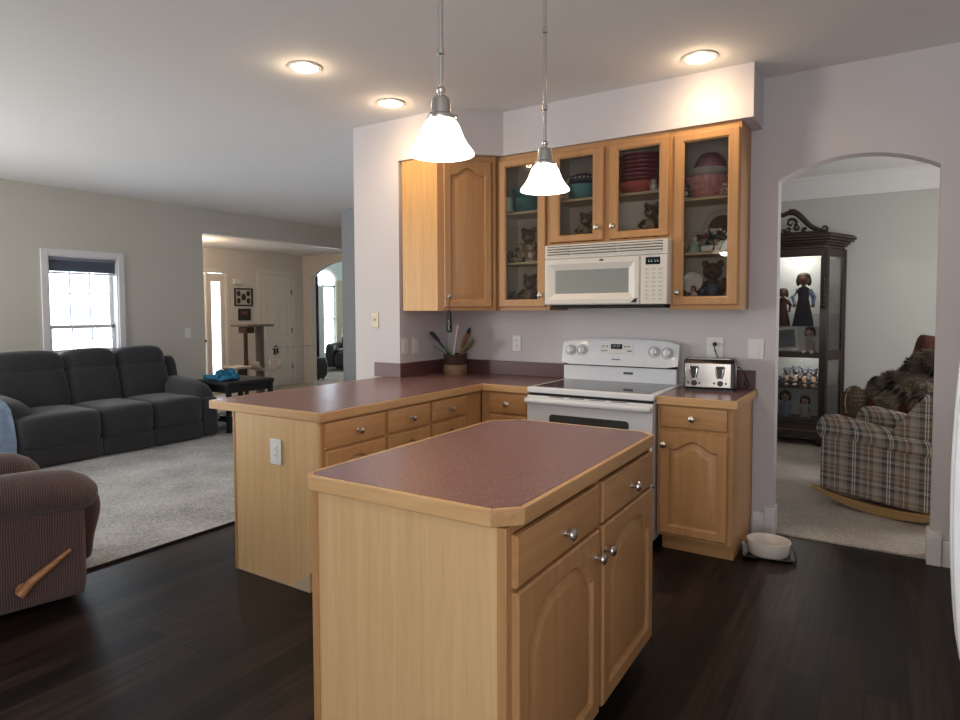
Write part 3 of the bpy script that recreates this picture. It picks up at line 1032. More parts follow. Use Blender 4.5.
# local frame of the unit: front faces +X ; use a -90/+90 turn: local x runs along world +Y, local -y faces +X
isl = thing('kitchen_island', 'freestanding maple island cabinet with two drawers and two arched doors', 'kitchen island',
            (IS[0] + 0.711 * math.cos(IR), IS[1] + 0.711 * math.sin(IR), 0), PI / 2 + IR, None, local=True)
IL, IDp = 1.19, 0.686


def strip(mb, x0, x1, y0, y1, z0, z1):
    return mb.box(x0, x1, y0, y1, z0, z1)


MB().use('maple_vertical').box(0.03, IL, 0.02, IDp, 0.075, CB - 0.002).build('carcass', None, isl, bevel=0.002)
MB().use('maple_along_x').box(0.05, IL - 0.02, 0.09, IDp - 0.02, 0.0, 0.076).build('toe_kick', None, isl)
m = MB().use('maple_vertical')
m.box(0.03, 0.06, 0.0, 0.02, 0.075, CB - 0.002).box(IL - 0.015, IL, 0.0, 0.02, 0.075, CB - 0.002).box(0.60, 0.64, 0.0, 0.02, 0.075, CB - 0.002)
m.use('maple_along_x').box(0.06, IL - 0.015, 0.001, 0.02, 0.845, CB - 0.002).box(0.06, IL - 0.015, 0.001, 0.02, 0.075, 0.095).box(0.06, IL - 0.015, 0.001, 0.02, 0.69, 0.712)
m.build('face_frame', None, isl, bevel=0.0015)
MB().use('maple_panel').box(0.022, 0.034, 0.025, IDp - 0.02, 0.0, CB - 0.002).build('end_panel', None, isl, bevel=0.001)
for q0, q1 in ((-0.001, 0.027), (IDp - 0.024, IDp + 0.003)):
    MB().use('maple_vertical').box(0.018, 0.05, q0, q1, 0.0, CB - 0.002).build('corner_strip', None, isl, bevel=0.002)
for (a, b_) in ((0.046, 0.604), (0.636, 1.185)):
    d = drawer_front(a, b_, 0.708, 0.843, -0.02, isl)
    knob((a + b_) / 2, -0.02, 0.768, d)
for (a, b_, kx) in ((0.046, 0.604, 0.566), (0.636, 1.185, 0.650)):
    d = panel_door(a, b_, 0.08, 0.696, -0.02, isl, stile=0.064, arch=0.095, wide=True)
    knob(kx, -0.02, 0.615, d)

it = thing('island_countertop', 'burgundy laminate island top with chamfered corners and light maple edge', 'countertop', (IS[0], IS[1], 0), IR, None, local=True)
IW, ID = 0.741, 1.212


def cham(ins, c):
    w0, w1, d0, d1 = ins, IW - ins, ins, ID - ins
    c = [q - ins * 0.58 for q in c]
    return [(w0 + c[0], d0), (w1 - c[1], d0), (w1, d0 + c[1]), (w1, d1 - c[2]), (w1 - c[2], d1), (w0 + c[3], d1), (w0, d1 - c[3]), (w0, d0 + c[0])]


CH = [0.030, 0.062, 0.055, 0.11]
po, pi_ = cham(0, CH), cham(ed, CH)
MB().use('burgundy_laminate').prism(pi_, 'z', CB, CT).build('worktop', None, it)
m = MB()
n = len(po)
for i in range(n):
    j = (i + 1) % n
    horiz = abs(po[i][0] - po[j][0]) > abs(po[i][1] - po[j][1])
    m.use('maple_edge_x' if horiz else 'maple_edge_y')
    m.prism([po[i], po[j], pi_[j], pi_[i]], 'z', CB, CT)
m.build('wood_edge', None, it, bevel=0.0025)

# ------------------------------------------------------------------ wall cabinets
ZU, ZT = 1.411, ZS - 0.002
DU = 0.284


def wall_box(t, x0, x1, z0, z1, shelves, frame_l, frame_r, ztop_rail, zbot_rail, centre=None, side_mat='maple_vertical'):
    """hollow carcass with face frame at y=-0.305"""
    m = MB().use('maple_vertical')
    th = 0.016
    m.box(x0, x0 + th, -DU, -0.002, z0, z1).box(x1 - th, x1, -DU, -0.002, z0, z1)
    m.box(x0 + th, x1 - th, -DU, -0.002, z1 - th, z1).box(x0 + th, x1 - th, -DU, -0.002, z0, z0 + th)
    m.build('carcass', None, t)
    MB().use('cabinet_interior').box(x0 + th, x1 - th, -0.012, -0.003, z0 + th, z1 - th).box(x0 + th, x0 + th + 0.002, -DU + 0.01, -0.012, z0 + th, z1 - th).box(
        x1 - th - 0.002, x1 - th, -DU + 0.01, -0.012, z0 + th, z1 - th).box(x0 + th + 0.002, x1 - th - 0.002, -DU + 0.01, -0.012, z1 - th - 0.002, z1 - th).build('liner', None, t)
    m = MB().use('maple_vertical')
    yf = -DU - 0.018
    m.box(x0, x0 + frame_l, yf, -DU, z0, z1).box(x1 - frame_r, x1, yf, -DU, z0, z1)
    if centre:
        m.box(centre - 0.02, centre + 0.02, yf, -DU, z0, z1)
    m.use('maple_along_x')
    m.box(x0 + frame_l, x1 - frame_r, yf + 0.0005, -DU, z1 - ztop_rail, z1).box(x0 + frame_l, x1 - frame_r, yf + 0.0005, -DU, z0, z0 + zbot_rail)
    m.build('face_frame', None, t, bevel=0.0015)
    for z in shelves:
        MB().use('shelf_edge').box(x0 + th + 0.003, x1 - th - 0.003, -DU + 0.02, -0.015, z - 0.016, z).build('shelf', None, t)


YD = -DU - 0.018 - 0.02
t = thing('wall_cabinet', 'tall glass-door wall cabinet left of the microwave, holding teal bowls', 'cabinet', (-1.06, 0, ZU))
wall_box(t, -1.276, -0.845, ZU, ZT, (1.757, 2.115), 0.03, 0.025, 0.05, 0.03)
d = glass_door(-1.248, -0.872, 1.436, 2.477, YD, t)
knob(-0.900, YD, 1.515, d)
t = thing('wall_cabinet', 'short two-door glass wall cabinet above the microwave', 'cabinet', (-0.43, 0, 1.848))
wall_box(t, -0.845, -0.016, 1.848, ZT, (2.165,), 0.012, 0.012, 0.05, 0.02, centre=-0.432)
d = glass_door(-0.838, -0.452, 1.872, 2.474, YD, t, sl=0.075, st=0.045)
knob(-0.487, YD, 1.952, d)
d = glass_door(-0.412, -0.026, 1.872, 2.474, YD, t, sl=0.062, st=0.045)
knob(-0.380, YD, 1.952, d)
t = thing('wall_cabinet', 'tall glass-door wall cabinet right of the microwave, with pink bowls on top shelf', 'cabinet', (0.2, 0, ZU))
wall_box(t, -0.016, 0.388, ZU, ZT, (1.762, 2.092), 0.022, 0.012, 0.05, 0.035)
d = glass_door(0.004, 0.380, 1.440, 2.470, YD, t)
knob(0.035, YD, 1.517, d)

# diagonal corner cabinet
t = thing('corner_wall_cabinet', 'maple corner wall cabinet with a solid arched door, left of the glass doors', 'cabinet', (-1.65, -0.3, ZU))
fp = [(-1.906, -0.600), (-1.585, -0.600), (-1.277, -0.320), (-1.277, -0.003), (-1.906, -0.003)]
m = MB().use('maple_warm_lit').prism(fp, 'z', ZU, ZT)
m.build('carcass', None, t, bevel=0.002)
dv = Vector((-1.277 + 1.585, -0.320 + 0.600, 0))
Ld = dv.length
ang = math.atan2(dv.y, dv.x)
Md = Matrix.Translation((-1.585, -0.600, 0)) @ Matrix.Rotation(ang, 4, 'Z')
m = MB().use('maple_vertical').box(-0.002, 0.045, -0.018, 0.0, ZU, ZT, Md).box(Ld - 0.02, Ld + 0.004, -0.018, 0, ZU, ZT, Md)
m.use('maple_along_x').box(0.045, Ld - 0.02, -0.0175, 0, ZU, ZU + 0.03, Md).box(0.045, Ld - 0.02, -0.0175, 0, ZT - 0.05, ZT, Md)
m.build('face_frame', None, t, bevel=0.0015)
ring = door_rings(0.045, Ld - 0.03, 1.436, 2.468, -0.038, 0.02, 0.055, 0.05)
m = MB().use('maple_vertical')
yf, st_, ar_ = -0.038, 0.055, 0.05
m.loft([ring(0, yf + 0.02, 0), ring(0, yf + 0.006, 0), ring(0.006, yf, 0), ring(st_ - 0.010, yf, ar_), ring(st_ - 0.002, yf + 0.005, ar_), ring(st_, yf + 0.0145, ar_), ring(st_ + 0.005, yf + 0.0145, ar_), ring(st_ + 0.036, yf + 0.002, ar_ * .95), ring(st_ + 0.039, yf + 0.0015, ar_ * .95)], Mx=Md)
d = m.build('door', None, t, smooth=25)
Mx = Md @ Matrix.Translation((0.075, -0.038, 1.512)) @ Matrix.Rotation(PI / 2, 4, 'X')
MB().lathe([(0.009, 0), (0.009, 0.003), (0.0055, 0.006), (0.0055, 0.014), (0.012, 0.019), (0.0165, 0.024), (0.0155, 0.029), (0.009, 0.033), (0.001, 0.034)], seg=18, Mx=Mx).build('knob', 'nickel', d)
KN = Md @ Vector((0.075, -0.060, 1.512))

# ------------------------------------------------------------------ microwave
t = thing('microwave', 'white over-the-range microwave under the short glass cabinet', 'microwave', (-0.42, -0.2, 1.44))
MX0, MX1, MZ0, MZ1, MY = -0.835, -0.006, 1.447, 1.844, -0.375
MB().use('microwave_white').box(MX0, MX1, MY, -0.003, MZ0, MZ1).build('body', None, t, bevel=0.006)
MB().use('black_matte').box(MX0 + 0.03, MX1 - 0.03, MY + 0.02, -0.02, MZ0 - 0.022, MZ0 - 0.001).build('underside_vent', None, t)
m = MB().use('microwave_white')
m.box(MX0, MX1, MY - 0.022, MY, 1.753, MZ1)
for k in range(4):
    for (a, b_) in ((MX0 + 0.02, MX0 + 0.18), (MX0 + 0.20, MX1 - 0.33), (MX1 - 0.31, MX1 - 0.03)):
        z = 1.768 + k * 0.017
        m.prism([(MY - 0.022, z), (MY - 0.032, z + 0.002), (MY - 0.030, z + 0.008), (MY - 0.022, z + 0.010)], 'x', a, b_)
g = m.build('vent_grille', None, t, bevel=0.002)
m = MB().use('outlet_slot')
for k in range(4):
    z = 1.768 + k * 0.017
    m.box(MX0 + 0.02, MX1 - 0.03, MY - 0.0228, MY - 0.0215, z + 0.010, z + 0.016)
m.build('vent_slots', None, g)
# door with recessed window
dx0, dx1, dz0, dz1 = MX0, -0.178, MZ0, 1.75


def rr(i, y, j=None):
    j = i if j is None else j
    return [(dx0 + i, y, dz0 + j), (dx1 - i, y, dz0 + j), (dx1 - i, y, dz1 - j), (dx0 + i, y, dz1 - j)]


m = MB().use('microwave_white').loft([rr(0, MY), rr(0, MY - 0.022), rr(0.008, MY - 0.03), rr(0.03, MY - 0.03, 0.035), rr(0.075, MY - 0.012, 0.075), rr(0.078, MY - 0.004, 0.078)], cap1=False)
d = m.build('door', None, t, smooth=20, bevel=0.002)
MB().use('microwave_window').box(dx0 + 0.07, dx1 - 0.07, MY - 0.012, MY - 0.002, dz0 + 0.07, dz1 - 0.07).build('door_window', None, d)
MB().use('badge_grey').lathe([(0.016, 0), (0.016, 0.002), (0.012, 0.003)], sx=1.0, sy=0.45, seg=20, Mx=Matrix.Translation(((dx0 + dx1) / 2 + 0.08, MY - 0.029, 1.732)) @ Matrix.Rotation(PI / 2, 4, 'X')).build('badge', None, d)
MB().use('black_plastic').prism([(dx1 - 0.055, dz0 + 0.012), (dx1 - 0.02, dz0 + 0.012), (dx1 - 0.012, dz0 + 0.04), (dx1 - 0.03, dz0 + 0.034)], 'y', MY - 0.034, MY - 0.029).build('latch', None, d)
p = MB().use('microwave_white').box(-0.173, MX1, MY - 0.026, MY, MZ0, 1.75).build('control_panel', None, t, bevel=0.005)
MB().use('display_black').box(-0.140, -0.050, MY - 0.028, MY - 0.025, 1.690, 1.735).build('display', None, p)
m = MB().use('display_digits')
for k in range(4):
    x = -0.122 + k * 0.016 + (0.006 if k > 1 else 0)
    m.box(x, x + 0.009, MY - 0.0288, MY - 0.0279, 1.706, 1.710).box(x, x + 0.002, MY - 0.0288, MY - 0.0279, 1.706, 1.722)
m.build('display_digits', None, p)
m = MB().use('key_cream')
for i in range(3):
    for j in range(8):
        m.box(-0.146 + i * 0.042, -0.116 + i * 0.042, MY - 0.0275, MY - 0.025, 1.472 + j * 0.026, 1.488 + j * 0.026)
kp = m.build('keypad', None, p, bevel=0.001)
m = MB().use('key_grey')
for i in range(3):
    for j in range(8):
        m.box(-0.138 + i * 0.042, -0.124 + i * 0.042, MY - 0.0282, MY - 0.0274, 1.478 + j * 0.026, 1.482 + j * 0.026)
m.build('key_print', None, kp)

# ------------------------------------------------------------------ range
t = thing('kitchen_range', 'white electric range with black glass cooktop between the counters', 'range', (-0.41, -0.35, 0))
SX0, SX1 = -0.826, 0.002
SYF = -0.63
MB().use('appliance_white').box(SX0 + 0.005, SX1 - 0.005, SYF, -0.03, 0.06, 0.88).build('body', None, t, bevel=0.004)
MB().use('black_matte').box(SX0 + 0.03, SX1 - 0.03, SYF + 0.05, -0.05, 0.0, 0.06).build('plinth', None, t)
MB().use('appliance_white').box(SX0, SX1, -0.665, -0.03, 0.885, 0.921).build('cooktop', None, t, bevel=0.008, seg=3)
g = MB().use('black_glass').box(SX0 + 0.035, SX1 - 0.04, -0.615, -0.11, 0.920, 0.9225).build('ceramic_glass', None, t)
for (cx, cy, rr_) in ((-0.62, -0.48, 0.095), (-0.21, -0.48, 0.075), (-0.62, -0.22, 0.075), (-0.21, -0.22, 0.095)):
    ro = [(cx + rr_ * math.cos(2 * PI * k / 40), cy + rr_ * math.sin(2 * PI * k / 40)) for k in range(40)]
    ri = [(cx + (rr_ - 0.002) * math.cos(2 * PI * k / 40), cy + (rr_ - 0.002) * math.sin(2 * PI * k / 40)) for k in range(40)]
    m = MB().use('grey_print')
    m.loft([[(x, y, 0.9226) for x, y in ro], [(x, y, 0.9229) for x, y in ro], [(x, y, 0.9229) for x, y in ri], [(x, y, 0.9226) for x, y in ri]], loop=True)
    m.build('burner_ring', None, g)

# dark gap under the cooktop
MB().use('black_matte').box(SX0 + 0.012, SX1 - 0.012, SYF - 0.012, SYF, 0.868, 0.886).build('vent_gap', None, t)
# oven door
d = MB().use('appliance_white').box(SX0 + 0.004, SX1 - 0.004, SYF - 0.045, SYF - 0.002, 0.385, 0.868).build('oven_door', None, t, bevel=0.008, seg=3)
wpo = []
for cx, cz, a0 in ((-0.165, 0.735, 0), (-0.64, 0.735, 90), (-0.64, 0.50, 180), (-0.165, 0.50, 270)):
    for k in range(5):
        a = math.radians(a0 + 22.5 * k)
        wpo.append((cx + 0.022 * math.cos(a), cz + 0.022 * math.sin(a)))
MB().use('oven_window_glass').prism(wpo, 'y', SYF - 0.047, SYF - 0.044).build('oven_window', None, d)
m = MB().use('appliance_white')
m.tube([(SX0 + 0.02, SYF - 0.042, 0.838), (SX0 + 0.022, SYF - 0.075, 0.84), (SX0 + 0.05, SYF - 0.088, 0.842), (SX1 - 0.05, SYF - 0.088, 0.842), (SX1 - 0.022, SYF - 0.075, 0.84), (SX1 - 0.02, SYF - 0.042, 0.838)],
       [0.018, 0.019, 0.020, 0.020, 0.019, 0.018], seg=12)
m.build('oven_handle', None, d)
m = MB().use('outlet_slot')
for k in range(4):
    m.box(-0.66 + k * 0.135, -0.56 + k * 0.135, SYF - 0.0458, SYF - 0.0445, 0.8645, 0.868)
m.build('door_vent', None, d)
dr = MB().use('appliance_white').box(SX0 + 0.004, SX1 - 0.004, SYF - 0.040, SYF - 0.002, 0.075, 0.368).build('storage_drawer', None, t, bevel=0.006)
MB().use('black_matte').box(SX0 + 0.01, SX1 - 0.006, SYF - 0.03, SYF - 0.001, 0.368, 0.385).build('drawer_gap', None, t)
# back riser and console
SX0, SX1 = SX0 - 0.026, SX1 - 0.022
m = MB().use('appliance_white').box(SX0 + 0.012, SX1 - 0.012, -0.085, -0.03, 0.92, 1.02)
m.build('riser', None, t, bevel=0.004)
MB().use('badge_grey').box(-0.392, -0.325, -0.087, -0.0845, 0.972, 0.988).build('maker_plate', None, t)
MB().use('black_matte').box(SX0 + 0.012, SX1 - 0.02, -0.080, -0.03, 1.018, 1.032).build('console_shadow_gap', None, t)
rings = []
for k in range(13):
    x = SX0 + 0.0 + (SX1 - SX0) * k / 12
    u = abs(2 * k / 12 - 1)
    top = 1.215 - 0.022 * u ** 2.5
    e = 0.012 if k in (0, 12) else 0
    rings.append([(x, -0.030, 1.03 + e), (x, -0.112 + e, 1.03 + e), (x, -0.108 + e, 1.055), (x, -0.082 + e, top - 0.02 - e), (x, -0.066, top - e), (x, -0.030, top - e)])
c = MB().use('appliance_white').loft(rings).build('console', None, t, smooth=50)


def on_console(x, z):
    f = (z - 1.055) / (1.195 - 1.055)
    return Vector((x, -0.108 + 0.026 * f - 0.0005, z))


Mc = Matrix.Rotation(math.atan2(0.026, 0.14), 4, 'X')
m2 = MB().use('grey_print')
for (x, z) in ((-0.778, 1.128), (-0.692, 1.132), (-0.178, 1.133), (-0.090, 1.126)):
    Mk = Matrix.Translation(on_console(x, z)) @ Mc.inverted() @ Matrix.Rotation(PI / 2, 4, 'X')
    MB().use('appliance_white').lathe([(0.026, 0), (0.026, 0.012), (0.022, 0.024), (0.018, 0.026)], seg=20, Mx=Mk).box(-0.004, 0.004, -0.024, 0.024, 0.02, 0.032, Mk).build('control_knob', None, c)
    m2.loft([[(q * math.cos(2 * PI * i / 28), q * math.sin(2 * PI * i / 28), zz_) for i in range(28)] for q, zz_ in ((0.0385, 0.0), (0.0385, 0.0012), (0.0362, 0.0012), (0.0362, 0.0))], loop=True, Mx=Mk)
    for k in range(18):
        a = 2 * PI * k / 18
        m2.box(-0.0012, 0.0012, 0.030, 0.035, 0.0, 0.001, Mk @ Matrix.Rotation(a, 4, 'Z'))
m2.build('dial_marks', None, c)
Mp = Matrix.Translation(on_console(-0.440, 1.140)) @ Mc.inverted()
MB().use('plate_white').box(-0.118, 0.118, -0.002, 0.0, -0.036, 0.044, Mp).build('control_plate', None, c)
MB().use('display_black').box(-0.04, 0.04, -0.004, 0.0, 0.004, 0.038, Mp).build('display', None, c)
m = MB().use('display_digits')
for k in range(4):
    x = -0.026 + k * 0.013 + (0.004 if k > 1 else 0)
    m.box(x, x + 0.008, -0.0048, -0.004, 0.026, 0.029, Mp).box(x, x + 0.002, -0.0048, -0.004, 0.014, 0.029, Mp)
m.build('display_digits', None, c)
m = MB().use('grey_print')
for (x, z) in ((-0.095, 0.022), (-0.068, 0.022), (-0.098, -0.01), (-0.075, -0.01), (0.06, 0.022), (0.085, 0.022), (0.085, -0.008), (0.1, -0.008)):
    m.box(x - 0.008, x + 0.008, -0.003, -0.001, z - 0.004, z + 0.004, Mp)
for k in range(10):
    m.box(-0.06 + k * 0.013, -0.055 + k * 0.013, -0.003, -0.001, -0.028, -0.025, Mp)
m.box(-0.03, 0.03, -0.0025, -0.0005, -0.072, -0.064, Mp)
m.build('key_print', None, c)

# ------------------------------------------------------------------ wall plates


def wall_plate(name, label, cat, c, axis, kind, mat='plate_white', hh=0.06, ww=0.037):
    """axis: outward normal"""
    rot = {'-y': 0, '+x': PI / 2}[axis]
    t = thing(name, label, cat, c, rot, None, local=True)
    MB().use(mat).box(-ww, ww, -0.006, 0.0, -hh, hh).build('cover_plate', None, t, bevel=0.003)
    if kind == 'outlet':
        for z in (0.021, -0.021):
            f = MB().use(mat).lathe([(0.0165, 0), (0.0165, 0.0025)], seg=20, Mx=Matrix.Translation((0, -0.006, z)) @ Matrix.Rotation(PI / 2, 4, 'X')).build('receptacle', None, t)
            MB().use('outlet_slot').box(-0.0075, -0.0050, -0.0092, -0.008, z - 0.003, z + 0.007).box(0.0050, 0.0075, -0.0092, -0.008, z - 0.003, z + 0.007).box(-0.002, 0.002, -0.0092, -0.008, z - 0.011, z - 0.007).build('slots', None, f)
    elif kind == 'decora':
        f = MB().use(mat).box(-0.0165, 0.0165, -0.0095, -0.006, -0.033, 0.033).build('insert', None, t, bevel=0.002)
        MB().use('outlet_slot').box(-0.006, -0.004, -0.0102, -0.009, 0.008, 0.016).box(0.004, 0.006, -0.0102, -0.009, 0.008, 0.016).box(-0.006, -0.004, -0.0102, -0.009, -0.02, -0.012).box(0.004, 0.006, -0.0102, -0.009, -0.02, -0.012).build('slots', None, f)
    elif kind == 'rocker':
        MB().use(mat).prism([(-0.006, -0.033), (-0.012, -0.033), (-0.008, 0.0), (-0.0095, 0.033), (-0.006, 0.033)], 'x', -0.0165, 0.0165).build('rocker', None, t, bevel=0.001)
    elif kind == 'jack':
        MB().use('black_plastic').box(-0.006, 0.006, -0.008, -0.005, -0.004, 0.008).build('jack_port', None, t)
        MB().use('nickel').lathe([(0.004, 0), (0.003, 0.002)], seg=10, Mx=Matrix.Translation((0, -0.006, 0.042)) @ Matrix.Rotation(PI / 2, 4, 'X')).build('screw', None, t)
        MB().use('nickel').lathe([(0.004, 0), (0.003, 0.002)], seg=10, Mx=Matrix.Translation((0, -0.006, -0.042)) @ Matrix.Rotation(PI / 2, 4, 'X')).build('screw', None, t)
    return t


wall_plate('wall_outlet', 'white duplex outlet on the back wall left of the range', 'outlet', (-1.275, 0, 1.161), '-y', 'outlet')
wall_plate('wall_outlet', 'white outlet behind the toaster with a black plug in it', 'outlet', (0.190, 0, 1.168), '-y', 'outlet', hh=0.066, ww=0.052)
wall_plate('light_switch', 'white wide-rocker switch plate between toaster and archway', 'switch', (0.434, 0, 1.165), '-y', 'rocker', hh=0.063, ww=0.046)
wall_plate('wall_outlet', 'white outlet on the short side wall, nearer the wall end', 'outlet', (-1.93, -0.560, 1.148), '+x', 'decora')
wall_plate('light_switch', 'white rocker switch on the short side wall, nearer the corner', 'switch', (-1.93, -0.432, 1.145), '+x', 'rocker')
wall_plate('phone_jack', 'almond jack plate on the wall end above the peninsula', 'wall jack', (-2.172, -0.611, 1.343), '-y', 'jack', 'plate_almond')
wall_plate('wall_outlet', 'white outlet on the peninsula maple end panel', 'outlet', (-1.512, -2.0995, 0.690), '-y', 'decora', hh=0.066, ww=0.042)
wall_plate('light_switch', 'white switch on the living room wall between window and foyer', 'switch', (XL, 0.754, 1.128), '+x', 'rocker', hh=0.07, ww=0.04)

# ------------------------------------------------------------------ toaster
t = thing('toaster', 'four-slice steel and black toaster on the small counter', 'toaster', (0.196, -0.152, CT), math.radians(9), None, local=True)
hx, hy, zt = 0.148, 0.112, 0.194
prof = [(-hy, 0.012), (hy, 0.012), (hy, zt - 0.03), (hy - 0.03, zt), (-hy + 0.02, zt), (-hy, zt - 0.025)]
MB().use('black_plastic').prism(prof, 'x', -hx, hx).build('body', None, t, bevel=0.01, seg=3)
MB().use('black_plastic').box(-hx + 0.01, hx - 0.01, -hy + 0.01, hy - 0.01, 0.0, 0.014).build('base', None, t)
f = MB().use('toaster_steel').box(-hx + 0.008, hx - 0.022, -hy - 0.006, -hy + 0.002, 0.022, zt - 0.022).build('front_plate', None, t, bevel=0.004)
MB().use('toaster_steel').prism([(-hy + 0.01, 0.02), (hy - 0.02, 0.02), (hy - 0.03, zt - 0.03), (-hy + 0.03, zt - 0.03)], 'x', hx - 0.001, hx + 0.005).build('side_plate', None, t, bevel=0.003)
for sx in (-0.088, 0.062):
    m = MB().use('chrome')
    for q in (-1, 1):
        m.tube([(sx + q * 0.022, -hy - 0.008, 0.150), (sx + q * 0.018, -hy - 0.013, 0.11), (sx + q * 0.010, -hy - 0.010, 0.078)], [0.007, 0.0065, 0.005], seg=8)
    m.build('lever_guide', None, f)
    MB().use('black_plastic').box(sx - 0.016, sx + 0.016, -hy - 0.0075, -hy - 0.004, 0.08, 0.15).build('lever_slot', None, f)
    MB().use('black_plastic').box(sx - 0.024, sx + 0.024, -hy - 0.026, -hy - 0.006, 0.142, 0.153).build('lever', None, f, bevel=0.003)
    Mk = Matrix.Translation((sx + 0.002, -hy - 0.006, 0.05)) @ Matrix.Rotation(PI / 2, 4, 'X')
    MB().use('black_plastic').lathe([(0.017, 0), (0.017, 0.008), (0.013, 0.012)], seg=20, Mx=Mk).build('dial', None, f)
    for q in (-0.032, 0.034):
        MB().use('black_plastic').lathe([(0.0065, 0), (0.0055, 0.004)], seg=12, Mx=Matrix.Translation((sx + q, -hy - 0.006, 0.05)) @ Matrix.Rotation(PI / 2, 4, 'X')).build('button', None, f)
for k in range(4):
    y = -0.065 + k * 0.042
    MB().use('toaster_steel').box(-hx + 0.02, hx - 0.03, y - 0.014, y + 0.014, zt - 0.004, zt + 0.0015).build('slot_rim', None, t)
t2 = thing('power_cord', 'black toaster cord hanging from the outlet plug and trailing beside the toaster', 'cord', (0.19, -0.02, 1.19))
MB().use('black_plastic').lathe([(0.014, 0), (0.014, 0.016), (0.008, 0.03)], seg=14, Mx=Matrix.Translation((0.190, -0.0085, 1.190)) @ Matrix.Rotation(PI / 2, 4, 'X')).build('plug', None, t2)
MB().use('black_plastic').tube([(0.190, -0.034, 1.190), (0.192, -0.036, 1.165), (0.202, -0.03, 1.13), (0.222, -0.024, 1.09), (0.27, -0.012, 1.06), (0.345, -0.012, 1.045), (0.385, -0.028, 0.99), (0.375, -0.03, 0.95),
                                (0.39, -0.04, 0.920), (0.405, -0.045, 0.935), (0.395, -0.035, 0.965), (0.38, -0.03, 0.985)], 0.0035, seg=8).build('cable', None, t2)

# ------------------------------------------------------------------ crock with utensils and hanging opener
CK = (-1.725, -0.185)
t = thing('utensil_basket', 'brown and tan woven crock on the counter in the corner', 'basket', (CK[0], CK[1], CT))
MB().use('wicker_tan').lathe([(0.088, 0), (0.092, 0.008), (0.094, 0.04), (0.094, 0.072), (0.090, 0.078)], (CK[0], CK[1], CT), 28).build('lower_band', None, t)
m = MB().use('wicker_brown')
m.lathe([(0.088, 0.076), (0.092, 0.09), (0.088, 0.104), (0.092, 0.118), (0.088, 0.132), (0.094, 0.148), (0.096, 0.160), (0.086, 0.160), (0.084, 0.09)], (CK[0], CK[1], CT), 28, cap0=False)
m.build('upper_band', None, t)


def utensil(label, mat, base, top, head, cat='utensil'):
    """thin handle from base to top with a shaped head"""
    b_, tp_ = Vector(base) + Vector((0, 0, 0.03)), Vector(top) + Vector((0, 0, 0.035))
    m = MB().use(mat).tube([b_, b_.lerp(tp_, 0.6), tp_], [0.007, 0.008, 0.0085], seg=8)
    ax = (tp_ - b_).normalized()
    Mx = Matrix.Translation(tp_) @ ax.to_track_quat('Z', 'Y').to_matrix().to_4x4()
    if head[0] == 'spoon':
        m.ball((0, 0, head[2] * 1.1), (head[1] * 1.35, 0.012, head[2] * 1.35), 14, 8, Mx=Mx)
    elif head[0] == 'spatula':
        m.loft([[(-a, -0.003, z), (a, -0.003, z), (a, 0.003, z), (-a, 0.003, z)] for a, z in ((0.008, -0.01), (head[1] * 1.25, 0.025), (head[1] * 1.35, head[2] * 1.25), (head[1] * 0.9, head[2] * 1.25 + 0.015))], Mx=Mx)
    elif head[0] == 'stick':
        m.lathe([(0.008, -0.02), (0.010, 0), (0.010, 0.02), (0.006, 0.03)], seg=10, Mx=Mx)
    return tag(m.build('kitchen_utensil', None), label, cat, 'utensils in the corner crock')


zc = CT + 0.09
utensil('dark blue spatula leaning left out of the woven crock', 'utensil_blue', (CK[0] - 0.01, CK[1] - 0.02, zc), (CK[0] - 0.13, CK[1] - 0.04, CT + 0.22), ('spatula', 0.028, 0.07))
utensil('light green scraper at the front left of the woven crock', 'utensil_green', (CK[0] + 0.005, CK[1] - 0.04, zc), (CK[0] - 0.055, CK[1] - 0.075, CT + 0.132), ('spatula', 0.02, 0.07))
utensil('pale green whisk-like brush lying over the crock rim', 'utensil_green', (CK[0] + 0.03, CK[1] - 0.03, zc), (CK[0] - 0.02, CK[1] - 0.06, CT + 0.15), ('stick', 0, 0))
utensil('white stick standing tall in the woven crock', 'ceramic_white', (CK[0] + 0.01, CK[1] - 0.05, zc), (CK[0] + 0.055, CK[1] - 0.05, CT + 0.325), ('stick', 0, 0))
utensil('wooden spatula behind the white stick in the crock', 'utensil_wood', (CK[0] + 0.03, CK[1], zc), (CK[0] + 0.065, CK[1], CT + 0.17), ('spatula', 0.03, 0.09))
utensil('black spoon standing right of the wooden spatula', 'black_plastic', (CK[0] + 0.035, CK[1] + 0.02, zc), (CK[0] + 0.085, CK[1] + 0.03, CT + 0.24), ('spoon', 0.025, 0.04))
utensil('broad olive green paddle leaning right out of the crock', 'utensil_olive', (CK[0] + 0.04, CK[1] - 0.02, zc), (CK[0] + 0.095, CK[1] - 0.02, CT + 0.145), ('spoon', 0.036, 0.055))
t = thing('hanging_opener', 'black bottle opener hanging on a cord from the corner cabinet knob', 'opener', (KN.x, KN.y, 1.3))
m = MB().use('black_plastic').tube([KN + Vector((0, 0, 0.0)), KN + Vector((0.004, -0.004, -0.04)), (KN.x, KN.y - 0.004, 1.41)], 0.0025, seg=6)
m.build('cord', None, t)
MB().use('black_matte').loft([[(KN.x - a, KN.y - 0.012, z), (KN.x + a, KN.y - 0.012, z), (KN.x + a, KN.y + 0.004, z), (KN.x - a, KN.y + 0.004, z)] for a, z in ((0.008, 1.415), (0.017, 1.395), (0.020, 1.34), (0.022, 1.27), (0.016, 1.255))]).build('handle', None, t, bevel=0.003)
MB().use('nickel').tube([(KN.x + 0.006, KN.y - 0.016, 1.345), (KN.x + 0.012, KN.y - 0.016, 1.32), (KN.x + 0.005, KN.y - 0.016, 1.29), (KN.x + 0.016, KN.y - 0.016, 1.275)], 0.004, seg=8).build('metal_blade', None, t)

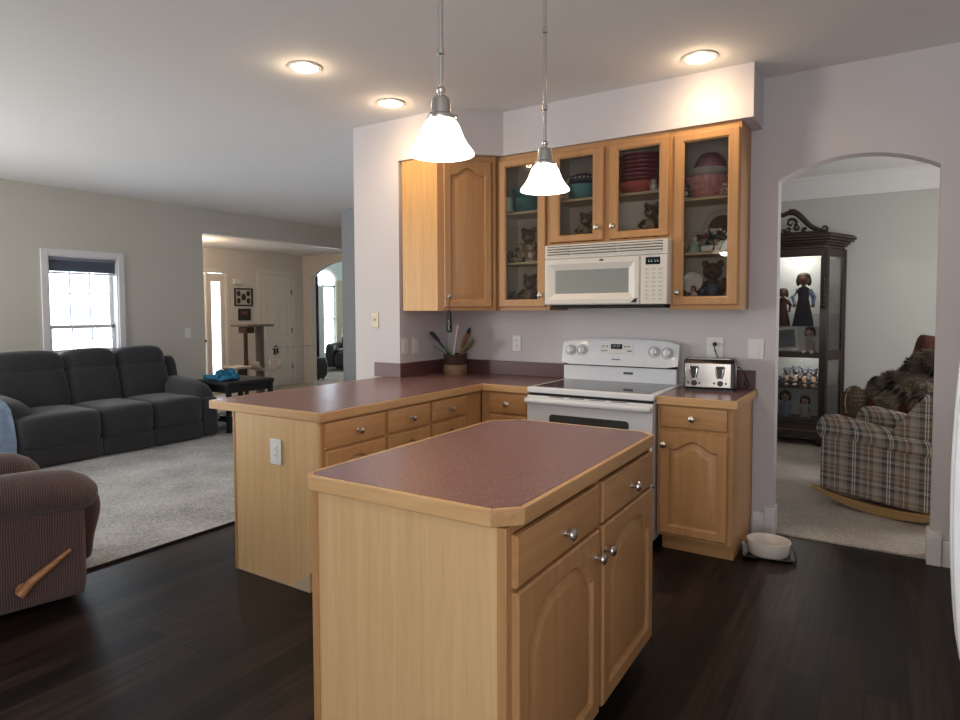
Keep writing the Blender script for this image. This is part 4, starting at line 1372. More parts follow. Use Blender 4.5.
# ------------------------------------------------------------------ pendants
SHADE = [(0.030, 0.106), (0.038, 0.103), (0.048, 0.093), (0.056, 0.079), (0.062, 0.063), (0.069, 0.046), (0.079, 0.029), (0.090, 0.015), (0.096, 0.007), (0.098, 0.0)]


def pendant(label, x, y, z, zrod):
    t = thing('pendant_light', label, 'pendant light', (x, y, z))
    prof = SHADE + [(r_ - 0.004, z_ + 0.001) for r_, z_ in SHADE[::-1]]
    MB().use('lamp_glass').lathe(prof, (x, y, z), 40, cap0=False, cap1=False).build('glass_shade', None, t, smooth=60)
    MB().use('nickel').lathe([(0.040, 0.100), (0.042, 0.106), (0.040, 0.113), (0.031, 0.118), (0.029, 0.150), (0.026, 0.162), (0.016, 0.170), (0.008, 0.174), (0.013, 0.180), (0.014, 0.188), (0.010, 0.195), (0.006, 0.197)], (x, y, z), 28).build('socket_cup', None, t)
    m = MB().use('nickel')
    for k in range(3):
        a = 2 * PI * k / 3 + 0.4
        m.ball((x + 0.045 * math.cos(a), y + 0.045 * math.sin(a), z + 0.108), 0.006, 10, 6)
    m.build('thumb_screw', None, t)
    m = MB().use('chrome').tube([(x, y, z + 0.19), (x, y, H - 0.02)], 0.0075, seg=12)
    m.lathe([(0.0075, 0), (0.0105, 0.004), (0.0105, 0.022), (0.0075, 0.026)], (x, y, zrod), 14)
    m.lathe([(0.0075, 0), (0.0105, 0.004), (0.0105, 0.022), (0.0075, 0.026)], (x, y, zrod + 0.30), 14)
    m.build('rod', None, t)
    MB().use('nickel').lathe([(0.012, -0.03), (0.03, -0.022), (0.055, -0.008), (0.06, 0)], (x, y, H), 24).build('canopy', None, t)
    MB().use('lamp_glass').ball((x, y, z + 0.055), (0.026, 0.026, 0.034), 14, 8).build('bulb', None, t)
    l = bpy.data.lights.new('pendant_glow', 'POINT')
    l.energy = 5.5
    l.color = (1.0, 0.87, 0.68)
    l.shadow_soft_size = 0.04
    o = bpy.data.objects.new('pendant_glow', l)
    COL.objects.link(o)
    o.parent = t
    o.location = (0, 0, 0.01)
    return t


pendant('nearer and larger-looking glowing white bell pendant over the island', 0.0, -2.71, 1.872, 2.16)
pendant('farther glowing white bell pendant, in front of the glass cabinets', -0.040, -1.96, 1.887, 2.20)

# ------------------------------------------------------------------ recessed lights


def downlight(label, x, y, r_=0.095, z=H, e=26, group='kitchen recessed lights'):
    t = thing('recessed_light', label, 'ceiling light', (x, y, z), 0, group)
    MB().use('downlight_trim').lathe([(r_ - 0.022, -0.004), (r_ - 0.02, -0.009), (r_, -0.006), (r_, 0.0), (r_ - 0.022, 0)], (x, y, z), 36, cap0=False, cap1=False).build('trim_ring', None, t)
    MB().use('downlight_lens').lathe([(r_ - 0.021, -0.002), (r_ - 0.03, -0.007), (0.03, -0.011), (0.001, -0.012)], (x, y, z), 32, cap0=False).build('lens', None, t)
    l = bpy.data.lights.new('downlight_beam', 'SPOT')
    l.energy = e * 0.5
    l.color = (1.0, 0.76, 0.48)
    l.spot_size = math.radians(165)
    l.spot_blend = 1.0
    l.shadow_soft_size = 0.06
    o = bpy.data.objects.new('downlight_beam', l)
    COL.objects.link(o)
    o.parent = t
    o.location = (0, 0, -0.04)
    g = bpy.data.lights.new('downlight_glow', 'POINT')
    g.energy = 2.0
    g.color = (1.0, 0.74, 0.46)
    g.shadow_soft_size = 0.03
    o = bpy.data.objects.new('downlight_glow', g)
    COL.objects.link(o)
    o.parent = t
    o.location = (0, 0, -0.048)
    return t


downlight('glowing recessed light over the peninsula, nearest the living room', -1.735, -1.663)
downlight('glowing recessed light just in front of the wall end', -1.739, -0.907)
downlight('glowing recessed light in front of the soffit, right of both pendants', 0.209, -0.554)
l = bpy.data.lights.new('foyer_lamp', 'POINT')
l.energy = 26
l.color = (1.0, 0.76, 0.5)
l.shadow_soft_size = 0.1
o = bpy.data.objects.new('foyer_lamp', l)
COL.objects.link(o)
o.location = (-7.6, 1.35, 2.30)
#MORE
# ------------------------------------------------------------------ refrigerator (right edge of the photo)
t = thing('refrigerator', 'white refrigerator at the right with a bowed white door handle', 'refrigerator', (1.7, -2.48, 0))
MB().use('appliance_white').box(1.38, 2.08, -2.88, -2.12, 0.03, 1.74).build('body', None, t, bevel=0.01)
MB().use('black_matte').box(1.40, 2.06, -2.86, -2.14, 0.0, 0.04).build('base_grille', None, t)
for (ya, yb2, yh) in ((-2.88, -2.505, -2.54), (-2.495, -2.12, -2.46)):
    d_ = MB().use('appliance_white').box(1.322, 1.375, ya, yb2, 0.08, 1.735).build('door', None, t, bevel=0.012, seg=3)
    pts = [(1.325 - 0.060 * math.sin(PI * k / 16) ** 0.32, yh, 1.46 - 0.90 * k / 16) for k in range(17)]
    MB().use('appliance_white').tube(pts, 0.015, seg=12).build('door_handle', None, d_)

# ------------------------------------------------------------------ pet bowl and tray
BX, BY = 0.572, -0.340
Mt = Matrix.Translation((BX, BY, 0)) @ Matrix.Rotation(math.radians(12), 4, 'Z')
t = thing('serving_tray', 'clear rectangular glass tray on the floor under the white bowl', 'tray', (BX, BY, 0))
rings = []
for (a, b_, z) in ((0.118, 0.105, 0.0), (0.130, 0.117, 0.012), (0.140, 0.127, 0.022), (0.134, 0.121, 0.022), (0.124, 0.111, 0.012), (0.115, 0.102, 0.007)):
    rr_ = 0.02
    q = []
    for cx, cy, a0 in ((a - rr_, b_ - rr_, 0), (-a + rr_, b_ - rr_, 90), (-a + rr_, -b_ + rr_, 180), (a - rr_, -b_ + rr_, 270)):
        for k in range(5):
            an = math.radians(a0 + 22.5 * k)
            q.append((cx + rr_ * math.cos(an), cy + rr_ * math.sin(an), z))
    rings.append(q)
MB().use('tray_glass').loft(rings, Mx=Mt).build('tray_body', None, t)
pb = MB().use('ceramic_white').lathe([(0.098, 0.0), (0.104, 0.004), (0.112, 0.05), (0.118, 0.078), (0.117, 0.083), (0.112, 0.083), (0.106, 0.06), (0.098, 0.018), (0.02, 0.014)], (BX, BY, 0.0085), 40, Mx=None, sx=1.0, sy=0.92)
tag(pb.build('pet_bowl', None, smooth=50), 'white oval ceramic pet bowl on the glass tray by the archway', 'bowl')

# ------------------------------------------------------------------ sofa
t = thing('sofa', 'charcoal three-seat reclining sofa under the living room window', 'sofa', (-5.8, -0.85, 0.012))
F = 'charcoal_fabric'
MB().use(F).box(-6.45, -5.36, -1.84, 0.0, 0.04, 0.20).build('base', None, t, bevel=0.03)
secs = [(-1.84, -1.12), (-1.12, -0.61), (-0.61, -0.06)]
for (a, b_) in secs:
    c, wd = (a + b_) / 2, b_ - a
    MB().use(F).cushion((-5.65, c, 0.33), (0.88, wd * 1.02, 0.30), k=9, n=12, fn=lambda p: (p.x + 0.02 * (1 - (p.z / 0.15) ** 2 if p.x > 0.3 else 0), p.y, p.z + (0.018 * math.cos(p.y * 4) if p.z > 0 else 0))).build('seat_cushion', None, t, smooth=50)
    MB().use(F).cushion((-5.275, c, 0.115), (0.12, wd * 1.0, 0.19), k=9).build('footrest_panel', None, t, smooth=70)
    Mb = Matrix.Translation((-5.96, c, 0.60)) @ Matrix.Rotation(math.radians(-14), 4, 'Y')
    MB().use(F).cushion((0, 0, 0.02), (0.30, wd * 1.02, 0.50), k=5, Mx=Mb).build('back_cushion', None, t, smooth=70)
    Mb2 = Matrix.Translation((-6.03, c, 0.885)) @ Matrix.Rotation(math.radians(-8), 4, 'Y')
    MB().use(F).cushion((0, 0, 0), (0.30, wd * 1.03, 0.29), k=3.6, Mx=Mb2, fn=lambda p: (p.x, p.y * (1 - 0.10 * max(0, p.z / 0.145)), p.z)).build('headrest', None, t, smooth=70)
MB().use(F).box(-6.42, -6.12, -1.84, 0.0, 0.2, 0.93).build('back_frame', None, t, bevel=0.06, seg=3)
for y0, y1 in ((-2.06, -1.62), (-0.14, 0.16)):
    wk = 1.25 if y0 < -1 else 1.0
    c = (y0 + y1) / 2
    m = MB().use(F)
    rings = []
    for x, zt_, hw in ((-6.3, 0.70, 0.10), (-6.15, 0.70, 0.14), (-5.8, 0.665, 0.165), (-5.55, 0.645, 0.17), (-5.42, 0.615, 0.165), (-5.34, 0.57, 0.14), (-5.30, 0.50, 0.10)):
        hw *= wk
        rings.append([(x, c + hw * math.cos(PI * k / 8), zt_ - 0.13 + 0.13 * math.sin(PI * k / 8)) for k in range(9)] + [(x, c - hw, 0.40), (x, c + hw, 0.40)])
    m.loft(rings)
    arm = m.build('armrest', None, t, smooth=60)
    MB().use(F).box(-6.32, -5.25, (y0 + 0.015 if y0 < -1 else -0.05), (-1.86 if y0 < -1 else y1 - 0.01), 0.03, 0.45).build('arm_panel', None, t, bevel=0.03)
for y in (-0.0,):
    Mb = Matrix.Translation((-6.05, 0.02, 0.62)) @ Matrix.Rotation(math.radians(-12), 4, 'Y')
    MB().use(F).cushion((0, 0, 0), (0.36, 0.12, 0.54), k=4, Mx=Mb).build('back_wing', None, t, smooth=70)
# pale sheet: window light on the sofa arm put into its colour
m = MB().use('lit_arm_cloth')
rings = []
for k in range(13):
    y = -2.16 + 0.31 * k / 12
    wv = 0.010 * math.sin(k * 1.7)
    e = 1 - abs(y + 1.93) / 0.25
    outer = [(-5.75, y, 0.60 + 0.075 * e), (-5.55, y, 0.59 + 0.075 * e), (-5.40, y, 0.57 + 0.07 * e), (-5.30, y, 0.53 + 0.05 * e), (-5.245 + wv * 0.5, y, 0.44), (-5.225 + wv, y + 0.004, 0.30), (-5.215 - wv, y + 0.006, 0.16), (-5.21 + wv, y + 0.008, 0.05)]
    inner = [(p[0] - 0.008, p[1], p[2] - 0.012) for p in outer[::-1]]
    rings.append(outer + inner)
tag(m.loft(rings).build('lit_arm_sheet', None, smooth=60), 'pale blue sheet, painted window light on the front of the left charcoal sofa arm', 'sheet')

# ------------------------------------------------------------------ brown corduroy recliner (near, left edge)
rc = thing('recliner_chair', 'brown corduroy recliner with wooden side lever at the edge of the wood floor', 'armchair', (-2.644, -3.03, 0.012), math.radians(-12), None, local=True)
Cc = 'corduroy'
MB().use(Cc).prism([(-0.42, 0.02), (0.39, 0.02), (0.40, 0.10), (0.40, 0.45), (-0.42, 0.50)], 'x', 0.28, 0.415).build('side_panel', None, rc, bevel=0.02)
MB().use(Cc).prism([(-0.42, 0.02), (0.39, 0.02), (0.40, 0.10), (0.40, 0.45), (-0.42, 0.50)], 'x', -0.415, -0.28).build('side_panel', None, rc, bevel=0.02)


def rec_arm(cx, oy=0.0):
    rings = []
    for y, zt_, hw, hh in ((-0.46, 0.60, 0.07, 0.12), (-0.40, 0.635, 0.105, 0.18), (-0.1, 0.65, 0.122, 0.215), (0.2, 0.645, 0.13, 0.215), (0.34, 0.625, 0.132, 0.20), (0.415, 0.585, 0.122, 0.16), (0.45, 0.545, 0.095, 0.10), (0.46, 0.52, 0.05, 0.05)):
        rings.append([(cx + hw * math.cos(2 * PI * k / 18), y + oy + 0.012 * math.sin(2 * PI * k / 18), zt_ - hh / 2 + hh / 2 * math.sin(2 * PI * k / 18)) for k in range(18)])
    return MB().use(Cc).loft(rings).build('armrest', None, rc, smooth=70)


rec_arm(0.33)
rec_arm(-0.33, -0.12)
MB().use('corduroy_plain').box(-0.28, 0.28, -0.40, 0.36, 0.04, 0.26).build('seat_base', None, rc, bevel=0.02)
MB().use('corduroy_plain').cushion((0, 0.08, 0.36), (0.50, 0.72, 0.24), k=4).build('seat_cushion', None, rc, smooth=70)
MB().use('corduroy_plain').cushion((0, 0.435, 0.30), (0.54, 0.14, 0.40), k=4, fn=lambda p: (p.x, p.y + 0.02 * math.sin(p.z * 14), p.z)).build('footrest_panel', None, rc, smooth=70)
Mb = Matrix.Translation((0, -0.40, 0.74)) @ Matrix.Rotation(math.radians(14), 4, 'X')
MB().use('corduroy_plain').cushion((0, 0, 0), (0.56, 0.24, 0.72), k=4, Mx=Mb).build('backrest', None, rc, smooth=70)
m = MB().use('lever_wood')
m.lathe([(0.026, 0), (0.026, 0.016), (0.02, 0.024)], seg=18, Mx=Matrix.Translation((0.415, 0.135, 0.125)) @ Matrix.Rotation(PI / 2, 4, 'Y'))
m.tube([(0.445, 0.12, 0.108), (0.447, 0.17, 0.16), (0.450, 0.25, 0.215), (0.452, 0.325, 0.268)], [0.024, 0.020, 0.014, 0.009], seg=10)
m.build('recline_lever', None, rc, smooth=50)

# ------------------------------------------------------------------ end table + things on it
t = thing('end_table', 'black end table right of the charcoal sofa', 'table', (-5.55, 0.64, 0.012))
MB().use('black_matte').box(-5.86, -5.2, 0.24, 0.90, 0.55, 0.60).build('tabletop', None, t, bevel=0.012)
MB().use('black_matte').box(-5.83, -5.23, 0.27, 0.87, 0.47, 0.55).build('apron', None, t)
MB().use('black_matte').box(-5.82, -5.24, 0.28, 0.86, 0.13, 0.155).build('shelf', None, t)
for sx in (-5.84, -5.26):
    for sy in (0.255, 0.84):
        MB().use('black_matte').box(sx, sx + 0.045, sy, sy + 0.045, 0.012, 0.55).build('leg', None, t)
from mathutils import noise


def rumple(p, amp, f):
    d_ = noise.noise(Vector((p.x * f, p.y * f, p.z * f + 3))) * amp
    e_ = noise.noise(Vector((p.y * f * 1.6, p.x * f * 1.4, 7))) * amp
    return (p.x * (1 + d_ * 5), p.y * (1 + e_ * 5), max(-0.030, p.z + (d_ + e_ * 0.7 if p.z > -0.01 else 0)))


m = MB().use('teal_cloth')
m.cushion((-5.53, 0.40, 0.632), (0.44, 0.34, 0.06), k=2.4, n=22, fn=lambda p: rumple(p, 0.05, 11))
m.cushion((-5.56, 0.46, 0.672), (0.26, 0.18, 0.075), k=2.2, n=16, fn=lambda p: rumple(p, 0.05, 15))
tag(m.build('folded_cloth', None, smooth=70), 'crumpled teal cloth lying on the black end table', 'cloth')
for k, (lab, mt, dx) in enumerate((('white magazine on top of the stack on the end table shelf', 'paper_white', 0.03), ('black-covered book under the white magazine on the end table shelf', 'black_plastic', 0.0))):
    z = 0.155 + (0.04 if k == 0 else 0.0)
    tag(MB().use(mt).box(-5.46 + dx, -5.25 + dx, 0.30, 0.56, z + 0.001, z + 0.038).build('magazine', None, bevel=0.004), lab, 'magazine', 'reading matter on the end table shelf')

# ------------------------------------------------------------------ cat tree in the foyer
CX = -7.5
t = thing('cat_tree', 'tall carpeted cat tree with two posts in the foyer', 'cat tree', (CX, 2.4, 0))
MB().use('carpet_post').box(CX - 0.28, CX + 0.28, 2.06, 2.72, 0.0, 0.05).build('base', None, t, bevel=0.01)
MB().use('carpet_post').box(CX - 0.22, CX + 0.22, 2.10, 2.61, 1.17, 1.21).build('top_perch', None, t, bevel=0.015)
MB().use('brown_post').lathe([(0.032, 0.05), (0.032, 1.17)], (CX + 0.05, 2.18, 0), 18).build('post', None, t)
MB().use('carpet_post').lathe([(0.07, 0.05), (0.07, 1.17)], (CX - 0.02, 2.50, 0), 20).build('post', None, t)
MB().use('brown_post').box(CX - 0.05, CX + 0.16, 2.12, 2.27, 1.07, 1.17).build('perch_block', None, t, bevel=0.01)
m = MB().use('cream_plush')
rings = []
for k in range(11):
    a = PI * k / 10
    y = 2.44 - 0.22 * math.cos(a)
    z = 0.60 - 0.15 * math.sin(a)
    rings.append([(CX - 0.02, y, z), (CX + 0.32, y, z), (CX + 0.32, y, z + 0.025), (CX - 0.02, y, z + 0.025)])
m.loft(rings)
m.build('hammock', None, t, smooth=60)
m = MB().use('cream_plush').box(CX - 0.1, CX + 0.26, 1.84, 2.13, 0.525, 0.56).build('side_perch', None, t, bevel=0.012)
m = MB().use('brown_post').box(CX - 0.08, CX + 0.22, 1.87, 2.10, 0.40, 0.525).build('side_box', None, t, bevel=0.01)
MB().use('cream_plush').box(CX + 0.2, CX + 0.235, 1.86, 2.11, 0.385, 0.405).box(CX + 0.2, CX + 0.235, 2.07, 2.11, 0.40, 0.525).box(CX + 0.2, CX + 0.235, 1.86, 1.89, 0.40, 0.525).build('box_trim', None, t, bevel=0.006)
MB().use('black_matte').box(CX + 0.10, CX + 0.13, 2.66, 2.76, 0.70, 0.84, Matrix.Translation((CX, 2.7, 0.77)) @ Matrix.Rotation(0.35, 4, 'X') @ Matrix.Translation((-CX, -2.7, -0.77))).build('hanging_toy', None, t, bevel=0.01)

# safety gate
GX = -7.15
t = thing('safety_gate', 'pale wire safety gate standing in the foyer before the closet door', 'gate', (GX, 2.9, 0))
m = MB().use('gate_wire')
for z in (0.06, 0.83):
    m.tube([(GX, 2.42, z), (GX, 3.36, z)], 0.010, seg=8)
m.tube([(GX, 2.42, 0.0), (GX, 2.42, 0.84)], 0.011, seg=8).tube([(GX, 3.36, 0.0), (GX, 3.36, 0.84)], 0.011, seg=8)
m.build('gate_frame', None, t)
for k in range(17):
    y = 2.47 + k * 0.0525
    MB().use('gate_wire').tube([(GX, y, 0.06), (GX, y, 0.83)], 0.0042, seg=6).build('bar', None, t)

# framed things on the foyer wall
XW = -8.6


def frame(name, label, cat, y0, y1, z0, z1, fr, fm, inner):
    t = thing(name, label, cat, (XW, (y0 + y1) / 2, z0))
    m = MB().use(fm)
    m.box(XW, XW + 0.025, y0, y0 + fr, z0, z1).box(XW, XW + 0.025, y1 - fr, y1, z0, z1).box(XW, XW + 0.025, y0 + fr, y1 - fr, z0, z0 + fr).box(XW, XW + 0.025, y0 + fr, y1 - fr, z1 - fr, z1)
    m.build('frame', None, t, bevel=0.003)
    inner(t)
    return t


def inner1(t):
    MB().use('picture_mat').box(XW, XW + 0.010, 2.85, 3.17, 1.54, 1.80).build('mat_board', None, t)
    for (y, z, s_) in ((3.01, 1.67, 1.25), (2.91, 1.735, 1), (3.11, 1.735, 1), (2.91, 1.605, 1), (3.11, 1.605, 1)):
        MB().use('picture_dark').lathe([(0.04, 0), (0.04, 0.003)], seg=20, sy=1.25, Mx=Matrix.Translation((XW + 0.010, y, z)) @ Matrix.Rotation(PI / 2, 4, 'Y') @ Matrix.Rotation(PI / 2, 4, 'Z') @ Matrix.Scale(s_, 4)).build('oval_photo', None, t)


frame('picture_frame', 'dark frame of five oval photos on the foyer wall', 'picture', 2.82, 3.20, 1.51, 1.83, 0.025, 'picture_dark', inner1)


def inner2(t):
    MB().use('picture_dark').box(XW, XW + 0.010, 2.91, 3.13, 1.27, 1.45).build('board', None, t)
    m = MB().use('sign_red')
    for k, (a, h_) in enumerate(((2.955, .05), (2.985, .035), (3.01, .045), (3.035, .035), (3.06, .05))):
        m.box(XW + 0.010, XW + 0.012, a, a + 0.018, 1.375, 1.375 + h_)
    m.box(XW + 0.010, XW + 0.012, 2.95, 3.09, 1.365, 1.372)
    m.build('lettering', None, t)


frame('wall_sign', 'small black framed sign with reddish lettering below the oval photos', 'sign', 2.895, 3.145, 1.255, 1.465, 0.018, 'black_plastic', inner2)
t = thing('door_chime', 'small white chime box on the foyer wall above the picture frame', 'door chime', (XW, 2.88, 1.9))
MB().use('door_white').box(XW, XW + 0.045, 2.80, 2.96, 1.90, 1.985).build('cover', None, t, bevel=0.006)
MB().use('shade_grey').box(XW, XW + 0.05, 2.79, 2.97, 1.892, 1.902).build('lower_edge', None, t)

# far room recliner and speaker
fc = thing('recliner_chair', 'dark leather recliner in the far room by the arched window', 'armchair', (-9.85, 6.98, 0), math.radians(-150), None, local=True)
L_ = 'dark_leather'
MB().use(L_).box(-0.30, 0.30, -0.40, 0.36, 0.05, 0.28).build('base', None, fc, bevel=0.03)
MB().use(L_).cushion((0, 0.03, 0.40), (0.60, 0.74, 0.26), k=4).build('seat_cushion', None, fc, smooth=70)
MB().use(L_).cushion((0, 0.40, 0.27), (0.60, 0.14, 0.36), k=4).build('footrest_panel', None, fc, smooth=70)
for s_ in (-1, 1):
    MB().use(L_).cushion((s_ * 0.42, -0.02, 0.35), (0.26, 0.84, 0.60), k=4.5).build('armrest', None, fc, smooth=70)
MB().use(L_).cushion((0, 0, 0), (0.66, 0.26, 0.46), k=4, Mx=Matrix.Translation((0, -0.36, 0.62)) @ Matrix.Rotation(math.radians(12), 4, 'X')).build('backrest', None, fc, smooth=70)
MB().use(L_).cushion((0, 0, 0), (0.64, 0.26, 0.30), k=3.5, Mx=Matrix.Translation((0, -0.42, 0.90)) @ Matrix.Rotation(math.radians(12), 4, 'X')).build('headrest', None, fc, smooth=70)
t = thing('floor_speaker', 'black tapered floor speaker just beyond the foyer archway', 'speaker', (-8.75, 4.9, 0))
MB().use('black_plastic').loft([[(-8.75 + a * sx, 4.9 + a * sy, z) for sx, sy in ((-1, -1), (1, -1), (1, 1), (-1, 1))] for a, z in ((0.09, 0.03), (0.13, 0.10), (0.14, 0.30), (0.12, 0.42), (0.10, 0.46))]).build('enclosure', None, t, bevel=0.02)
for sx, sy in ((-1, -1), (1, -1), (1, 1), (-1, 1)):
    MB().use('black_matte').lathe([(0.02, 0), (0.018, 0.04)], (-8.75 + 0.07 * sx, 4.9 + 0.07 * sy, 0), 10).build('foot', None, t)

# ------------------------------------------------------------------ curio cabinet in the den
KX, KY = 0.18, 3.0      # centre and front plane
t = thing('curio_cabinet', 'tall carved dark wood curio cabinet with canted glass sides in the den', 'cabinet', (KX, 3.25, 0.012))
W_, WX = 'walnut_dark', 'walnut_dark_x'
hf, hb = 0.395, 0.545      # half width front, back
yb = 3.485


def foot_print(e, f=0.0):
    return [(KX - hf - e * 0.6, KY - e), (KX + hf + e * 0.6, KY - e), (KX + hb + e, KY + 0.40), (KX + hb + e, yb), (KX - hb - e, yb), (KX - hb - e, KY + 0.40)]


MB().use(WX).prism(foot_print(0.0), 'z', 0.10, 0.235).prism(foot_print(0.02), 'z', 0.235, 0.255).prism(foot_print(0.02), 'z', 0.08, 0.105).build('plinth', None, t, bevel=0.006)
for x, y in ((KX - hf + 0.02, KY + 0.03), (KX + hf - 0.02, KY + 0.03), (KX - hb + 0.05, yb - 0.06), (KX + hb - 0.05, yb - 0.06)):
    MB().use(WX).lathe([(0.02, 0.0), (0.035, 0.02), (0.045, 0.05), (0.03, 0.08)], (x, y, 0.012), 14).build('bun_foot', None, t)
m = MB().use('wicker_tan')
for k in range(34):
    m.ball((KX - hf + 0.01 + k * (2 * hf - 0.02) / 33, KY - 0.004, 0.165), 0.009, 8, 5)
m.build('bead_moulding', None, t)
# posts
for s_ in (-1, 1):
    Mx = Matrix.Translation((KX + s_ * (hf - 0.005), KY + 0.012, 0))
    m = MB().use(W_).box(-0.03, 0.03, -0.012, 0.05, 0.255, 2.03, Mx)
    for k in range(3):
        m.tube([(-0.018 + k * 0.018, -0.012, 0.30), (-0.018 + k * 0.018, -0.012, 1.40)], 0.007, seg=6, Mx=Mx)
    for k in range(5):
        m.ball((0, -0.013, 1.50 + k * 0.055), (0.02 - 0.002 * k, 0.012, 0.03), 10, 6, Mx=Mx)
    m.lathe([(0.018, 0), (0.03, 0.02), (0.018, 0.04)], (0, -0.004, 1.42), 12, Mx=Mx)
    m.build('front_post', None, t)
    MB().use(W_).box(KX + s_ * hb - 0.02, KX + s_ * hb + 0.02, KY + 0.385, yb, 0.255, 2.03).build('rear_post', None, t, bevel=0.004)
    # canted side frame with pane and hinges
    a, b_ = Vector((KX + s_ * (hf + 0.01), KY + 0.03, 0)), Vector((KX + s_ * hb, KY + 0.40, 0))
    dv = (b_ - a)
    Ls = dv.length
    Ms = Matrix.Translation(a) @ Matrix.Rotation(math.atan2(dv.y, dv.x), 4, 'Z')
    m = MB().use(W_)
    for (q0, q1) in ((0.02, 0.055), (Ls - 0.05, Ls - 0.01)):
        m.box(q0, q1, -0.012, 0.012, 0.255, 2.03, Ms)
    for (q0, q1) in ((0.255, 0.31), (0.89, 0.99), (1.95, 2.03)):
        m.box(0.055, Ls - 0.05, -0.0115, 0.0115, q0, q1, Ms)
    sf = m.build('side_frame', None, t, bevel=0.003)
    for (q0, q1) in ((0.31, 0.89), (0.99, 1.95)):
        MB().use('door_glass').box(0.055, Ls - 0.05, -0.003, 0.001, q0, q1, Ms).build('side_pane', None, sf)
    for z in (1.88, 1.10, 0.80):
        MB().use('black_matte').box(Ls - 0.008, Ls + 0.022, -0.016 if s_ > 0 else -0.004, 0.004 if s_ > 0 else 0.016, z - 0.03, z + 0.03, Ms).build('hinge', None, sf)
# front frame + pane
for (q0, q1) in ((0.255, 0.30), (0.915, 0.975), (1.95, 2.03)):
    MB().use(WX).box(KX - hf + 0.025, KX + hf - 0.025, KY - 0.002, KY + 0.025, q0, q1).build('front_rail', None, t, bevel=0.004)
for (q0, q1) in ((0.30, 0.915), (0.975, 1.95)):
    MB().use('door_glass').box(KX - hf + 0.025, KX + hf - 0.025, KY + 0.008, KY + 0.012, q0, q1).build('front_pane', None, t)
MB().use('cabinet_back_pale').box(KX - hb + 0.02, KX + hb - 0.02, yb - 0.012, yb - 0.002, 0.255, 2.03).build('back_panel', None, t)
MB().use('door_glass').prism(foot_print(-0.035), 'z', 0.945, 0.955).build('middle_shelf', None, t)
for z in (0.60, 1.36):
    MB().use('door_glass').prism(foot_print(-0.035), 'z', z - 0.008, z).build('glass_shelf', None, t)
# cornice
m = MB().use(WX)
for e, q0, q1 in ((0.0, 2.03, 2.065), (0.025, 2.065, 2.085), (0.05, 2.085, 2.11), (0.085, 2.11, 2.135), (0.105, 2.135, 2.16), (0.09, 2.16, 2.175)):
    m.prism(foot_print(e) if e < 0.12 else 0, 'z', q0, q1)
m.build('cornice', None, t, bevel=0.006)
MB().use('lamp_glass').lathe([(0.03, 0), (0.028, -0.012), (0.001, -0.014)], (KX + 0.22, KY + 0.16, 2.028), 16, cap0=False).build('glow_puck', None, t)
l = bpy.data.lights.new('curio_lamp', 'POINT')
l.energy = 12.0
l.color = (1.0, 0.95, 0.88)
l.shadow_soft_size = 0.05
o = bpy.data.objects.new('curio_lamp', l)
COL.objects.link(o)
o.parent = t
o.location = (0.12, -0.06, 1.97)
MB().use('lamp_glass').lathe([(0.03, 0), (0.028, -0.010), (0.001, -0.012)], (KX + 0.22, KY + 0.10, 0.9445), 16, cap0=False).build('glow_puck', None, t)  # added fill disc brightening the lower shelves, not a real lamp
l = bpy.data.lights.new('curio_lower_fill', 'POINT')  # added fill light for the lower shelves
l.energy = 4.0
l.color = (1.0, 0.95, 0.88)
l.shadow_soft_size = 0.05
o = bpy.data.objects.new('curio_lower_fill', l)
COL.objects.link(o)
o.parent = t
o.location = (0.20, -0.14, 0.895)
# scrolled bonnet
m = MB().use(WX)
ys_ = KY + 0.02
for s_ in (-1, 1):
    pts = []
    for k in range(25):
        u = k / 24
        x = KX + s_ * (0.06 + 0.34 * u)
        z = 2.195 + 0.215 * (0.5 + 0.5 * math.cos(PI * min(1, u * 1.05))) + 0.008 * math.sin(u * 9)
        pts.append((x, ys_, z))
    m.tube(pts, [0.034 - 0.014 * k / 24 for k in range(25)], seg=10)
    cx, cz = KX + s_ * 0.385, 2.222
    m.tube([(cx + 0.026 * math.cos(a) * s_ * (1 - a / 14), ys_, cz + 0.026 * math.sin(a) * (1 - a / 14)) for a in [-1.6 + 0.4 * i for i in range(17)]], 0.011, seg=8)
    # carved leaf scrolls inside
    for (ox, oz, r0, ph) in ((0.08, 2.30, 0.05, 0), (0.14, 2.25, 0.035, 1.5), (0.05, 2.235, 0.035, 3), (0.20, 2.215, 0.022, 0.6)):
        m.tube([(KX + s_ * (ox + r0 * (1 - i / 16) * math.cos(ph + i * 0.5)), ys_, oz + r0 * (1 - i / 16) * math.sin(ph + i * 0.5)) for i in range(15)], [0.019 - 0.0009 * i for i in range(15)], seg=7)
m.tube([(KX - 0.06, ys_, 2.41), (KX, ys_, 2.385), (KX + 0.06, ys_, 2.41)], 0.024, seg=8)
m.box(KX - 0.42, KX + 0.42, ys_ - 0.015, ys_ + 0.03, 2.172, 2.205)
m.build('scrolled_crest', None, t, smooth=60)


